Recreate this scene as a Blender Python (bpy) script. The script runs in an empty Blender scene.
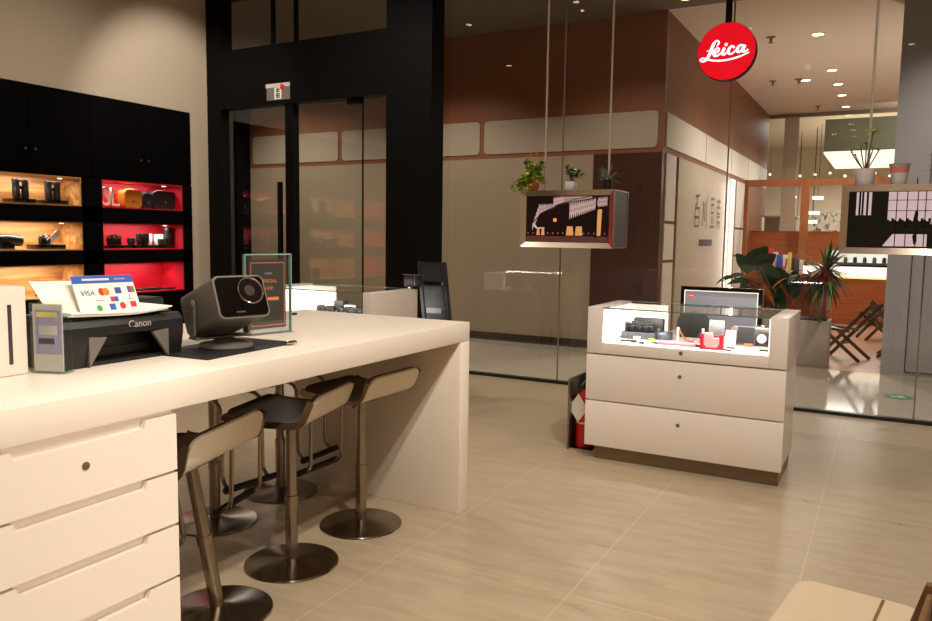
import bpy, bmesh, math, random
from mathutils import Vector, Matrix, Euler
random.seed(7)
PI = math.pi
scene = bpy.context.scene
COL = scene.collection

# ------------------------------------------------------------------ camera
F_PX, YAW, PITCH, ROLL, CAM_H = 765.686, -0.503498, -0.0968956, 0.0141141, 1.43
fw = Vector((math.sin(YAW)*math.cos(PITCH), math.cos(YAW)*math.cos(PITCH), math.sin(PITCH)))
r0 = Vector((math.cos(YAW), -math.sin(YAW), 0)); u0 = r0.cross(fw)
rt = math.cos(ROLL)*r0 + math.sin(ROLL)*u0
up = -math.sin(ROLL)*r0 + math.cos(ROLL)*u0
cam = bpy.data.cameras.new('camera'); camo = bpy.data.objects.new('camera', cam); COL.objects.link(camo)
cam.sensor_width = 36; cam.lens = F_PX/932*36; cam.clip_start = 0.05; cam.clip_end = 200
camo.matrix_world = Matrix(((rt.x, up.x, -fw.x, 0), (rt.y, up.y, -fw.y, 0), (rt.z, up.z, -fw.z, CAM_H), (0, 0, 0, 1)))
scene.camera = camo

def at(px, py, ax, val):
    """where the sight line through a photo point meets a known plane of the place"""
    d = rt*((px-466)/F_PX) - up*((py-310.5)/F_PX) + fw
    o = Vector((0, 0, CAM_H)); t = (val-o[ax])/d[ax]
    return o + d*t

# ------------------------------------------------------------------ materials
def lin(c):
    c = c/255.0
    return c/12.92 if c <= 0.04045 else ((c+0.055)/1.055)**2.4
def rgb(r, g, b): return (lin(r), lin(g), lin(b), 1)
MATS = {}
def mat(name, col, rough=0.5, metal=0.0, emit=0.0, ecol=None, var=0.06, scale=12, bump=0.0, spec=0.5, coat=0.0, alpha=None):
    m = bpy.data.materials.new(name); m.use_nodes = True; MATS[name] = m
    nt = m.node_tree; b = nt.nodes['Principled BSDF']
    tc = nt.nodes.new('ShaderNodeTexCoord'); nz = nt.nodes.new('ShaderNodeTexNoise')
    nz.inputs['Scale'].default_value = scale; nz.inputs['Detail'].default_value = 3
    nt.links.new(tc.outputs['Object'], nz.inputs['Vector'])
    mx = nt.nodes.new('ShaderNodeMix'); mx.data_type = 'RGBA'
    c = rgb(*col)
    mx.inputs[6].default_value = tuple(x*(1-var) for x in c[:3]) + (1,)
    mx.inputs[7].default_value = tuple(min(1, x*(1+var)) for x in c[:3]) + (1,)
    nt.links.new(nz.outputs['Fac'], mx.inputs[0]); nt.links.new(mx.outputs[2], b.inputs['Base Color'])
    b.inputs['Roughness'].default_value = rough; b.inputs['Metallic'].default_value = metal
    b.inputs['Specular IOR Level'].default_value = spec; b.inputs['Coat Weight'].default_value = coat
    b.inputs['Coat Roughness'].default_value = 0.08
    if emit:
        b.inputs['Emission Color'].default_value = rgb(*(ecol or col)); b.inputs['Emission Strength'].default_value = emit
    if bump:
        bp = nt.nodes.new('ShaderNodeBump'); bp.inputs['Strength'].default_value = bump; bp.inputs['Distance'].default_value = 0.005
        nt.links.new(nz.outputs['Fac'], bp.inputs['Height']); nt.links.new(bp.outputs['Normal'], b.inputs['Normal'])
    return m
def wood(name, c1, c2, rough=0.4, axis=0, scale=3.0, stretch=9.0):
    m = mat(name, c1, rough); nt = m.node_tree; b = nt.nodes['Principled BSDF']
    tc = nt.nodes.new('ShaderNodeTexCoord'); mp = nt.nodes.new('ShaderNodeMapping')
    s = [stretch]*3; s[axis] = 0.8; mp.inputs['Scale'].default_value = s
    nt.links.new(tc.outputs['Object'], mp.inputs['Vector'])
    nz = nt.nodes.new('ShaderNodeTexNoise'); nz.inputs['Scale'].default_value = scale; nz.inputs['Detail'].default_value = 6; nz.inputs['Distortion'].default_value = 0.8
    nt.links.new(mp.outputs[0], nz.inputs['Vector'])
    cr = nt.nodes.new('ShaderNodeValToRGB'); cr.color_ramp.elements[0].position = 0.32; cr.color_ramp.elements[1].position = 0.68
    cr.color_ramp.elements[0].color = rgb(*c1); cr.color_ramp.elements[1].color = rgb(*c2)
    nt.links.new(nz.outputs['Fac'], cr.inputs[0]); nt.links.new(cr.outputs[0], b.inputs['Base Color'])
    return m
def glass(name, tint=(1, 1, 1), f0=0.085, gain=0.9):
    """thin architectural pane: clear straight through, mirror-like towards grazing"""
    m = bpy.data.materials.new(name); m.use_nodes = True; MATS[name] = m
    nt = m.node_tree; nt.nodes.clear()
    out = nt.nodes.new('ShaderNodeOutputMaterial'); mix = nt.nodes.new('ShaderNodeMixShader')
    tr = nt.nodes.new('ShaderNodeBsdfTransparent'); gl = nt.nodes.new('ShaderNodeBsdfGlossy')
    tr.inputs['Color'].default_value = (*tint, 1); gl.inputs['Roughness'].default_value = 0.0
    lw = nt.nodes.new('ShaderNodeLayerWeight'); lw.inputs['Blend'].default_value = 0.5
    pw = nt.nodes.new('ShaderNodeMath'); pw.operation = 'POWER'; pw.inputs[1].default_value = 5
    ma = nt.nodes.new('ShaderNodeMath'); ma.operation = 'MULTIPLY_ADD'; ma.inputs[1].default_value = gain; ma.inputs[2].default_value = f0; ma.use_clamp = True
    nt.links.new(lw.outputs['Facing'], pw.inputs[0]); nt.links.new(pw.outputs[0], ma.inputs[0])
    nt.links.new(ma.outputs[0], mix.inputs[0]); nt.links.new(tr.outputs[0], mix.inputs[1]); nt.links.new(gl.outputs[0], mix.inputs[2])
    nt.links.new(mix.outputs[0], out.inputs['Surface'])
    return m
def emis(name, col, s):
    m = mat(name, col, 0.5, emit=s); return m
def tilefloor():
    m = mat('stone_tile', (150, 130, 104), 0.22); nt = m.node_tree; b = nt.nodes['Principled BSDF']
    tc = nt.nodes.new('ShaderNodeTexCoord')
    mp = nt.nodes.new('ShaderNodeMapping'); mp.inputs['Scale'].default_value = (1.5, 7.5, 1)
    nt.links.new(tc.outputs['Object'], mp.inputs['Vector'])
    nz = nt.nodes.new('ShaderNodeTexNoise'); nz.inputs['Scale'].default_value = 2.2; nz.inputs['Detail'].default_value = 7; nz.inputs['Roughness'].default_value = 0.6; nz.inputs['Distortion'].default_value = 0.5
    nt.links.new(mp.outputs[0], nz.inputs['Vector'])
    cr = nt.nodes.new('ShaderNodeValToRGB'); e = cr.color_ramp.elements
    e[0].position = 0.25; e[0].color = rgb(152, 134, 108); e[1].position = 0.72; e[1].color = rgb(174, 156, 130)
    nt.links.new(nz.outputs['Fac'], cr.inputs[0])
    sp = nt.nodes.new('ShaderNodeSeparateXYZ'); nt.links.new(tc.outputs['Object'], sp.inputs[0])
    def line(outp, off, period, w):
        a = nt.nodes.new('ShaderNodeMath'); a.operation = 'ADD'; a.inputs[1].default_value = -off+period*200
        nt.links.new(outp, a.inputs[0])
        mo = nt.nodes.new('ShaderNodeMath'); mo.operation = 'PINGPONG'; mo.inputs[1].default_value = period/2
        nt.links.new(a.outputs[0], mo.inputs[0])
        lt = nt.nodes.new('ShaderNodeMath'); lt.operation = 'LESS_THAN'; lt.inputs[1].default_value = w
        nt.links.new(mo.outputs[0], lt.inputs[0]); return lt.outputs[0]
    lx = line(sp.outputs['X'], -1.852, 0.8, 0.003); ly = line(sp.outputs['Y'], 3.615, 0.82, 0.0034)
    mx = nt.nodes.new('ShaderNodeMath'); mx.operation = 'MAXIMUM'; nt.links.new(lx, mx.inputs[0]); nt.links.new(ly, mx.inputs[1])
    c2 = nt.nodes.new('ShaderNodeMix'); c2.data_type = 'RGBA'; c2.inputs[7].default_value = rgb(190, 168, 135)
    ms = nt.nodes.new('ShaderNodeMath'); ms.operation = 'MULTIPLY'; ms.inputs[1].default_value = 0.75; nt.links.new(mx.outputs[0], ms.inputs[0])
    nt.links.new(ms.outputs[0], c2.inputs[0]); nt.links.new(cr.outputs[0], c2.inputs[6]); nt.links.new(c2.outputs[2], b.inputs['Base Color'])
    rr = nt.nodes.new('ShaderNodeMapRange'); rr.inputs[3].default_value = 0.24; rr.inputs[4].default_value = 0.36
    nt.links.new(nz.outputs['Fac'], rr.inputs[0]); nt.links.new(rr.outputs[0], b.inputs['Roughness'])
    return m

M = dict(
    floor=tilefloor(),
    mall_floor=mat('polished_mall_stone', (178, 166, 147), 0.08, var=0.08, scale=4),
    wood_floor=wood('pale_wood_floor', (150, 108, 84), (176, 132, 104), 0.3),
    wall=mat('beige_wall', (190, 173, 152), 0.8, var=0.02),
    ceil=mat('ceiling_paint', (196, 186, 172), 0.9, var=0.02),
    cream_ceil=mat('cream_ceiling', (216, 200, 176), 0.9, var=0.02),
    shade_ceil=mat('shaded_ceiling', (112, 100, 86), 0.8, var=0.03),  # weaker light over the corridor is put into this darker ceiling colour
    brown=mat('brown_wall_panel', (140, 86, 58), 0.4, var=0.06, scale=3),
    tan=mat('tan_wall_panel', (126, 76, 44), 0.5, var=0.05, scale=3),
    dbrown=mat('dark_brown_panel', (70, 38, 24), 0.35, var=0.06, scale=3),
    beige=mat('beige_panel', (164, 146, 120), 0.5, var=0.03, scale=3),
    pale=mat('pale_panel', (176, 160, 138), 0.5, var=0.03),
    white_panel=mat('white_lit_panel', (214, 204, 188), 0.5, var=0.03),
    black=mat('black_metal', (5, 5, 5), 0.55, var=0.1, spec=0.14),
    blacksat=mat('satin_black_cabinet', (5, 4, 4), 0.85, var=0.1, spec=0.06),
    white=mat('white_lacquer', (226, 212, 196), 0.3, var=0.015, scale=4),
    casewhite=mat('white_case_lacquer', (226, 214, 204), 0.22, var=0.015, scale=4),
    pillar=mat('grey_column_cladding', (168, 166, 168), 0.35, var=0.02, scale=2),
    steel=mat('brushed_steel', (150, 138, 124), 0.2, 1.0, var=0.06, scale=40),
    framesteel=mat('display_frame_steel', (206, 188, 172), 0.22, 1.0, var=0.05, scale=40),
    steel_soft=mat('satin_steel', (150, 140, 130), 0.35, 1.0, var=0.05, scale=30),
    chrome=mat('polished_chrome', (200, 192, 182), 0.1, 1.0, var=0.02),
    plinth=mat('bronze_steel_plinth', (128, 110, 88), 0.34, 0.6, var=0.08),
    niche_wood=wood('niche_oak', (150, 98, 48), (208, 156, 92), 0.5, axis=1, scale=1.5, stretch=9),
    niche_red=mat('niche_red', (196, 16, 36), 0.5, var=0.05),
    leather=mat('dark_brown_leather', (58, 40, 30), 0.35, var=0.12, scale=30, bump=0.1),
    seatshell=mat('cream_seat_shell', (214, 200, 178), 0.4, var=0.03),
    rubber=mat('black_rubber', (16, 15, 14), 0.6),
    plastic=mat('black_plastic', (20, 19, 18), 0.38, var=0.1),
    plastic2=mat('charcoal_plastic', (42, 40, 37), 0.45, var=0.1),
    pianob=mat('glossy_black', (6, 6, 7), 0.08, coat=0.5),
    gunmetal=mat('warm_grey_metal', (116, 110, 100), 0.4, 0.35, var=0.05),
    lens=mat('lens_glass', (26, 18, 20), 0.04, 0.3, coat=1.0),
    paper=mat('white_paper', (236, 228, 214), 0.7, var=0.02),
    paper2=mat('grey_paper', (196, 188, 176), 0.7, var=0.06),
    teal=mat('teal_paper', (60, 150, 140), 0.7),
    blue=mat('blue_print', (44, 84, 168), 0.6, var=0.03),
    ink=mat('dark_ink', (40, 40, 52), 0.6),
    navyink=mat('navy_ink', (52, 72, 140), 0.6),
    redink=mat('red_ink', (212, 40, 40), 0.6),
    orange=mat('orange_ink', (240, 130, 30), 0.6),
    green=mat('green_ink', (60, 150, 70), 0.6),
    lilac=mat('lilac_print', (150, 136, 176), 0.6, var=0.3, scale=25),
    yellow=mat('yellow_print', (220, 205, 90), 0.6),
    acrylic_edge=mat('green_acrylic_edge', (128, 164, 150), 0.15, spec=0.8),
    card=mat('dark_grey_card', (52, 48, 46), 0.5),
    copper=mat('copper_print', (214, 120, 80), 0.4, emit=0.15),
    silverink=mat('silver_print', (170, 166, 166), 0.4),
    red_paint=mat('red_paint', (190, 20, 18), 0.25),
    sign_red=mat('sign_red', (214, 8, 30), 0.3, emit=0.75, ecol=(226, 6, 30)),
    sign_white=mat('sign_white', (255, 240, 250), 0.4, emit=1.6, ecol=(255, 236, 255)),
    lamp=emis('warm_lamp', (255, 226, 184), 12),
    lampsoft=emis('soft_warm_lamp', (255, 232, 200), 3.0),
    led=emis('white_led', (255, 248, 244), 1.25),
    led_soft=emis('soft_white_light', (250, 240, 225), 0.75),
    ledwarm=emis('warm_led', (255, 200, 120), 2.0),
    lightroof=emis('luminous_ceiling', (255, 250, 238), 1.1),
    screen_grey=mat('grey_screen', (120, 118, 122), 0.3, emit=0.32, ecol=(150, 146, 152)),
    screen_dark=mat('dark_screen', (20, 12, 12), 0.2, emit=0.12, ecol=(60, 34, 32)),
    pic_light=emis('picture_pale', (216, 190, 188), 0.30),
    pic_gold=emis('picture_gold', (220, 160, 100), 0.32),
    pic_orange=emis('picture_orange', (255, 120, 50), 1.2),
    pic_black=mat('picture_black', (8, 6, 7), 0.2),
    pic_brown=emis('picture_brown', (90, 44, 40), 0.3),
    pic_lilac=emis('picture_lilac', (200, 180, 190), 0.33),
    charcol=mat('dark_bronze_letter', (84, 74, 62), 0.5),
    brownwood=wood('brown_wood', (96, 66, 38), (124, 88, 54), 0.4, axis=2),
    rodpaint=mat('pale_rod', (214, 204, 192), 0.3, 0.4),
    boxside=mat('grey_blue_side', (84, 88, 94), 0.35, 0.3, var=0.05),
    leaf=mat('leaf_green', (84, 128, 44), 0.45, var=0.3, scale=20),
    leafy=mat('leaf_yellow_green', (200, 212, 84), 0.45, var=0.25, scale=20),
    leafdark=mat('leaf_dark', (30, 66, 36), 0.55, var=0.3, scale=8),
    leafred=mat('leaf_red', (130, 32, 30), 0.4, var=0.3, scale=20),
    leaforange=mat('leaf_orange', (190, 104, 36), 0.45, var=0.25, scale=10),
    leafgrey=mat('leaf_grey_green', (120, 128, 104), 0.5, var=0.2, scale=20),
    terracotta=mat('terracotta', (206, 110, 60), 0.5),
    potwhite=mat('white_ceramic', (214, 204, 204), 0.35),
    potpink=mat('pink_band_ceramic', (206, 120, 112), 0.45),
    potgreen=mat('green_ceramic', (150, 156, 120), 0.4),
    potblack=mat('black_ceramic', (18, 18, 18), 0.4),
    stem=mat('plant_stem', (96, 84, 56), 0.7),
    soil=mat('soil', (46, 34, 26), 0.9),
    stone=mat('planter_stone', (170, 160, 146), 0.6, var=0.05),
    walnut=wood('walnut', (60, 38, 22), (84, 54, 32), 0.4, axis=2),
    canvas=mat('white_canvas', (220, 208, 194), 0.8),
    orangewood=wood('orange_wood', (150, 76, 30), (176, 96, 44), 0.4, axis=0),
    frame_wood=wood('frame_wood', (138, 78, 40), (162, 96, 52), 0.45, axis=2),
    seatwhite=mat('cream_seat', (190, 170, 142), 0.4, var=0.02),
    bag_tan=mat('tan_leather', (190, 124, 40), 0.45, var=0.15, scale=20),
    bag_navy=mat('navy_leather', (34, 32, 52), 0.45, var=0.15),
    bag_black=mat('black_leather', (34, 32, 36), 0.45, var=0.15),
    pinkp=mat('pink_print', (236, 130, 140), 0.5),
    pinksoft=mat('pale_pink', (240, 176, 180), 0.5),
    crimson=mat('crimson_box', (206, 26, 50), 0.4),
    orangel=mat('orange_leather', (200, 112, 66), 0.5),
    chairfab=mat('dark_green_grey_leather', (30, 34, 32), 0.4, var=0.1),
    greyplate=mat('grey_plate', (128, 126, 122), 0.4, 0.4),
    track=mat('black_floor_track', (14, 13, 12), 0.3),
    baseboard=mat('brown_skirting', (70, 48, 34), 0.4),
    greenbulk=mat('grey_green_bulkhead', (136, 144, 118), 0.8, var=0.02),
    sticker_green=mat('green_sticker', (40, 120, 80), 0.4),
    glass=glass('clear_glass', (0.93, 0.93, 0.92), 0.055, 0.85),
    doorglass=glass('smoked_glass', (0.92, 0.91, 0.89), 0.11, 0.85),
    caseglass=glass('case_glass', (0.97, 0.99, 0.98), 0.045, 0.85),
    glass_edge=mat('green_glass_edge', (76, 120, 104), 0.1, spec=0.8),
    acrylic=glass('clear_acrylic', (0.93, 0.96, 0.95), 0.06, 0.8),
    joint=mat('silicone_joint', (120, 108, 92), 0.4),
)

# ------------------------------------------------------------------ mesh builder
class MB:
    def __init__(s): s.bm = bmesh.new(); s.mi = 0; s.mats = []
    def use(s, m):
        if m not in s.mats: s.mats.append(m)
        s.mi = s.mats.index(m); return s
    def _add(s, verts, faces):
        vs = [s.bm.verts.new(v) for v in verts]; out = []
        for f in faces:
            try:
                fc = s.bm.faces.new([vs[i] for i in f]); fc.material_index = s.mi; out.append(fc)
            except ValueError: pass
        return vs, out
    def box(s, c, d, bevel=0, rot=None, seg=2):
        x, y, z = d[0]/2, d[1]/2, d[2]/2
        R = rot.to_matrix() if isinstance(rot, Euler) else (rot or Matrix.Identity(3))
        V = [Vector(c)+R @ Vector((a*x, b*y, e*z)) for a in (-1, 1) for b in (-1, 1) for e in (-1, 1)]
        vs, fs = s._add(V, [(0, 1, 3, 2), (4, 6, 7, 5), (0, 4, 5, 1), (2, 3, 7, 6), (0, 2, 6, 4), (1, 5, 7, 3)])
        if bevel:
            es = list({e for f in fs for e in f.edges})
            r = bmesh.ops.bevel(s.bm, geom=es, offset=bevel, segments=seg, affect='EDGES', profile=0.5)
            for f in r['faces']: f.material_index = s.mi
        return s
    def mm(s, lo, hi, bevel=0):
        return s.box([(a+b)/2 for a, b in zip(lo, hi)], [abs(b-a) for a, b in zip(lo, hi)], bevel)
    def cyl(s, p0, p1, r, r2=None, n=20, cap=True):
        p0, p1 = Vector(p0), Vector(p1); r2 = r if r2 is None else r2
        d = (p1-p0).normalized(); a = d.orthogonal().normalized(); b = d.cross(a)
        V = []
        for p, q in ((p0, r), (p1, r2)):
            for i in range(n):
                t = 2*PI*i/n; V.append(p+a*q*math.cos(t)+b*q*math.sin(t))
        Fs = [(i, (i+1) % n, n+(i+1) % n, n+i) for i in range(n)]
        if cap: Fs += [tuple(range(n))[::-1], tuple(range(n, 2*n))]
        s._add(V, Fs); return s
    def tube(s, pts, r, n=10, closed=False, rs=None):
        pts = [Vector(p) for p in pts]; k = len(pts); V = []; prev = None
        for i, p in enumerate(pts):
            if closed: d = pts[(i+1) % k]-pts[i-1]
            else: d = pts[min(i+1, k-1)]-pts[max(i-1, 0)]
            d.normalize()
            if prev is None: a = d.orthogonal().normalized()
            else: a = (prev-d*prev.dot(d)).normalized()
            prev = a; b = d.cross(a); q = rs[i] if rs else r
            for j in range(n):
                t = 2*PI*j/n; V.append(p+a*q*math.cos(t)+b*q*math.sin(t))
        Fs = []
        for i in range(k if closed else k-1):
            o, q = i*n, ((i+1) % k)*n
            for j in range(n): Fs.append((o+j, o+(j+1) % n, q+(j+1) % n, q+j))
        if not closed: Fs += [tuple(range(n))[::-1], tuple(range((k-1)*n, k*n))]
        s._add(V, Fs); return s
    def lathe(s, prof, c=(0, 0, 0), n=32, R=None):
        V = []; k = len(prof); R = R or Matrix.Identity(3)
        for r, z in prof:
            for i in range(n):
                t = 2*PI*i/n; V.append(Vector(c)+R @ Vector((max(r, 1e-4)*math.cos(t), max(r, 1e-4)*math.sin(t), z)))
        Fs = [(a*n+i, a*n+(i+1) % n, (a+1)*n+(i+1) % n, (a+1)*n+i) for a in range(k-1) for i in range(n)]
        if prof[0][0] > 1e-3 and prof[-1][0] > 1e-3 and prof[0][0] != prof[-1][0] or (prof[0][0] > 1e-3 and prof[0][1] == prof[-1][1]): Fs += [((k-1)*n+i, (k-1)*n+(i+1) % n, (i+1) % n, i) for i in range(n)]
        else: Fs += [tuple(range(n))[::-1], tuple(range((k-1)*n, k*n))]
        s._add(V, Fs); return s
    def prism(s, poly, fn, t0, t1):
        """poly: 2-D outline, fn(a,b,t) -> 3-D"""
        n = len(poly); V = [fn(a, b, t0) for a, b in poly]+[fn(a, b, t1) for a, b in poly]
        Fs = [tuple(range(n))[::-1], tuple(range(n, 2*n))]+[(i, (i+1) % n, n+(i+1) % n, n+i) for i in range(n)]
        s._add(V, Fs); return s
    def quad(s, pts): s._add(pts, [tuple(range(len(pts)))]); return s
    def sphere(s, c, r, n=12, sc=(1, 1, 1)):
        V = []; Fs = []; m = n//2
        for i in range(1, m):
            t = PI*i/m
            for j in range(n):
                p = 2*PI*j/n; V.append(Vector(c)+Vector((r*sc[0]*math.sin(t)*math.cos(p), r*sc[1]*math.sin(t)*math.sin(p), r*sc[2]*math.cos(t))))
        V += [Vector(c)+Vector((0, 0, r*sc[2])), Vector(c)-Vector((0, 0, r*sc[2]))]
        T, B = len(V)-2, len(V)-1
        for i in range(m-2):
            for j in range(n): Fs.append((i*n+j, (i+1)*n+j, (i+1)*n+(j+1) % n, i*n+(j+1) % n))
        for j in range(n): Fs += [(T, j, (j+1) % n), (B, (m-2)*n+(j+1) % n, (m-2)*n+j)]
        s._add(V, Fs); return s
    def ribbon(s, pts, ws, fn, t=0.0):
        """flat stroke with a width at each point"""
        P = [Vector((p[0], p[1])) for p in pts]; V = []
        for i, p in enumerate(P):
            d = (P[min(i+1, len(P)-1)]-P[max(i-1, 0)]).normalized(); nn = Vector((-d.y, d.x)); w = ws[i] if isinstance(ws, (list, tuple)) else ws
            V += [p+nn*w/2, p-nn*w/2]
        s._add([fn(v.x, v.y, t) for v in V], [(2*i, 2*i+1, 2*i+3, 2*i+2) for i in range(len(P)-1)]); return s
    def leaf(s, base, d, L, W, droop=0.3, n=6, fold=0.15, tip=0.5, side=None):
        base = Vector(base); d = Vector(d).normalized()
        sd = Vector(side) if side else d.cross(Vector((0, 0, 1)))
        if sd.length < 1e-3: sd = Vector((1, 0, 0))
        sd.normalize(); p = base.copy(); V = []; dd = d.copy()
        for i in range(n+1):
            t = i/n; w = W*math.sin(PI*min(1, (t*(1-0.12)+0.06))**(0.6+tip*0.6))/2
            w = max(w, 0.0005); nn = sd.cross(dd)
            V += [p+sd*w+nn*w*fold, p, p-sd*w+nn*w*fold]
            dd = (dd+Vector((0, 0, -droop/n*2))).normalized(); p = p+dd*L/n
        Fs = []
        for i in range(n): a = i*3; Fs += [(a, a+1, a+4, a+3), (a+1, a+2, a+5, a+4)]
        s._add(V, Fs); return s
    def build(s, name, m=None, parent=None, loc=None, angle=35, rotz=None):
        bmesh.ops.recalc_face_normals(s.bm, faces=s.bm.faces[:])
        for f in s.bm.faces: f.smooth = True
        for e in s.bm.edges:
            if len(e.link_faces) == 2:
                e.smooth = e.calc_face_angle(0) < math.radians(angle)
        me = bpy.data.meshes.new(name); s.bm.to_mesh(me); s.bm.free()
        if s.mats:
            for q in s.mats: me.materials.append(q)
        else: me.materials.append(m)
        o = bpy.data.objects.new(name, me); COL.objects.link(o)
        if parent: o.parent = parent
        if loc is not None: o.location = loc
        if rotz is not None: o.rotation_euler = (0, 0, rotz)
        return o
def rrect(w, h, r, n=5, cx=0, cy=0):
    P = []
    for sx, sy, a0 in ((1, 1, 0), (-1, 1, PI/2), (-1, -1, PI), (1, -1, 1.5*PI)):
        for i in range(n+1):
            a = a0+PI/2*i/n; P.append((cx+sx*(w/2-r)+r*math.cos(a), cy+sy*(h/2-r)+r*math.sin(a)))
    return P
XY = lambda a, b, t: Vector((a, b, t))
XZ = lambda a, b, t: Vector((a, t, b))       # outline upright, facing -y when t small
YZ = lambda a, b, t: Vector((t, a, b))
def smoothpath(pts, k=6):
    P = [Vector(p) for p in pts]; out = []
    for i in range(len(P)-1):
        a, b, c, d = P[max(i-1, 0)], P[i], P[i+1], P[min(i+2, len(P)-1)]
        for j in range(k):
            t = j/k; out.append(0.5*((2*b)+(c-a)*t+(2*a-5*b+4*c-d)*t*t+(3*b-a-3*c+d)*t**3))
    out.append(P[-1]); return out

def tag(o, label, cat, group=None, kind=None):
    o['label'] = label; o['category'] = cat
    if group: o['group'] = group
    if kind: o['kind'] = kind
    return o
def thing(name, label, cat, loc=(0, 0, 0), rotz=0, group=None):
    o = bpy.data.objects.new(name, None); o.empty_display_size = 0.1; COL.objects.link(o)
    o.location = loc; o.rotation_euler = (0, 0, rotz); return tag(o, label, cat, group)
def struct(o): o['kind'] = 'structure'; return o
def dup(root, loc, rotz=0, label=None, group=None):
    r = root.copy(); COL.objects.link(r); r.location = loc; r.rotation_euler = (0, 0, rotz)
    if label: r['label'] = label
    if group: r['group'] = group
    for ch in list(root.children):
        c = ch.copy(); COL.objects.link(c); c.parent = r
        for g in list(ch.children):
            d = g.copy(); COL.objects.link(d); d.parent = c
    return r
def text(name, body, size, m, parent, loc, rot, align='CENTER', ext=0.0004, sx=1.0, label=None):
    cu = bpy.data.curves.new(name, 'FONT'); cu.body = body; cu.size = size; cu.extrude = ext; cu.align_x = align; cu.align_y = 'CENTER'
    t = bpy.data.objects.new(name+'_tmp', cu); COL.objects.link(t)
    dg = bpy.context.evaluated_depsgraph_get(); me = bpy.data.meshes.new_from_object(t.evaluated_get(dg))
    COL.objects.unlink(t); bpy.data.objects.remove(t); me.name = name
    me.materials.clear(); me.materials.append(m)
    o = bpy.data.objects.new(name, me); COL.objects.link(o); o.location = loc; o.rotation_euler = rot; o.scale = (sx, 1, 1)
    if parent: o.parent = parent
    if label: o['label'] = label
    return o
UPRIGHT = (PI/2, 0, 0)     # text reading on a face that looks towards -y

# ================================================================== THE SETTING
LW = -7.33          # left wall plane
DF = 6.75           # door front plane
GY = 6.95           # glass front plane
CZ = 4.6            # shop ceiling
struct(MB().mm((LW-0.45, -4, -0.1), (3.2, GY, 0)).build('floor', M['floor']))
struct(MB().mm((-14, GY, -0.1), (6, 9.40, 0)).build('floor_corridor', M['mall_floor']))
struct(MB().mm((-2.53, 9.40, -0.1), (6, 18.6, 0)).build('floor_cafe', M['wood_floor']))
struct(MB().mm((LW-0.45, -4, CZ), (3.2, GY, CZ+0.1)).build('ceiling', M['ceil']))
struct(MB().mm((-14, GY+0.06, 4.2), (6, 9.58, 4.3)).build('ceiling_corridor', M['shade_ceil']))
struct(MB().mm((-2.53, 9.58, 4.2), (6, 18.6, 4.3)).build('ceiling_cafe', M['cream_ceil']))
# left wall is built round the recess of the display cabinet
CAB_Y0, CAB_Y1, CAB_TOP = 2.45, 6.47, 2.828
b = MB(); b.mm((LW-0.12, -4, 0), (LW, CAB_Y0, CZ)); b.mm((LW-0.12, CAB_Y0, CAB_TOP), (LW, CAB_Y1, CZ)); b.mm((LW-0.12, CAB_Y1, 0), (LW, DF, CZ))
struct(b.build('wall_left', M['wall']))
struct(MB().mm((3.1, -4, 0), (3.2, GY, CZ)).build('wall_right', M['wall']))
struct(MB().mm((LW, -4.1, 0), (3.1, -4, CZ)).build('wall_rear', M['wall']))

# black door front: jamb, header, transom bar, post
b = MB(); b.mm((LW, DF, 0), (-7.11, DF+0.2, CZ)); b.mm((-7.11, DF, 2.896), (-4.707, DF+0.2, 3.566)); b.mm((-4.707, DF, 0), (-4.151, DF+0.24, CZ))
b.mm((-7.11, DF, 4.3), (-4.707, DF+0.2, CZ))
struct(b.build('trim_1', M['black']))
b = MB(); b.mm((-7.11, DF+0.02, 0), (-4.707, DF+0.12, 0.02)); struct(b.build('trim_2', M['track']))
b = MB(); b.mm((-4.151, GY-0.03, 0), (3.1, GY+0.03, 0.028)); struct(b.build('trim_3', M['track']))
# transom pane with two dark mullions
w = struct(MB().quad([(-7.11, DF+0.1, 3.566), (-4.707, DF+0.1, 3.566), (-4.707, DF+0.1, 4.3), (-7.11, DF+0.1, 4.3)]).build('window_4', M['doorglass']))
for x in (at(267, 20, 1, DF).x, at(290, 20, 1, DF).x):
    MB().mm((x-0.02, DF+0.08, 3.566), (x+0.02, DF+0.12, 4.3)).build('mullion', M['black'], w)
# glass door leaf, side panels
xs0, xs1, xp = at(284, 150, 1, DF).x, at(292, 150, 1, DF).x, at(359, 150, 1, DF).x
d = struct(MB().quad([(-7.11, DF+0.07, 0.02), (xs0, DF+0.07, 0.02), (xs0, DF+0.07, 2.896), (-7.11, DF+0.07, 2.896)]).build('door_1', M['doorglass']))
MB().mm((xs0, DF+0.02, 0.02), (xs1, DF+0.12, 2.896)).build('stile', M['black'], d)
MB().mm((xs0-0.085, DF-0.03, 0.7), (xs0-0.035, DF+0.02, 2.02), 0.008).build('door_handle', M['black'], d)
w = struct(MB().quad([(xs1, DF+0.07, 0.02), (xp, DF+0.07, 0.02), (xp, DF+0.07, 2.896), (xs1, DF+0.07, 2.896)]).build('window_5', M['doorglass']))
MB().mm((xp-0.008, DF+0.065, 0.02), (xp+0.008, DF+0.075, 2.896)).build('seal', M['black'], w)
MB().mm((xp-0.2, DF+0.04, 2.836), (xp-0.02, DF+0.1, 2.896), 0.004).build('hinge_clamp', M['black'], w)
struct(MB().quad([(xp, DF+0.07, 0.02), (-4.707, DF+0.07, 0.02), (-4.707, DF+0.07, 2.896), (xp, DF+0.07, 2.896)]).build('window_6', M['doorglass']))
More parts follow.
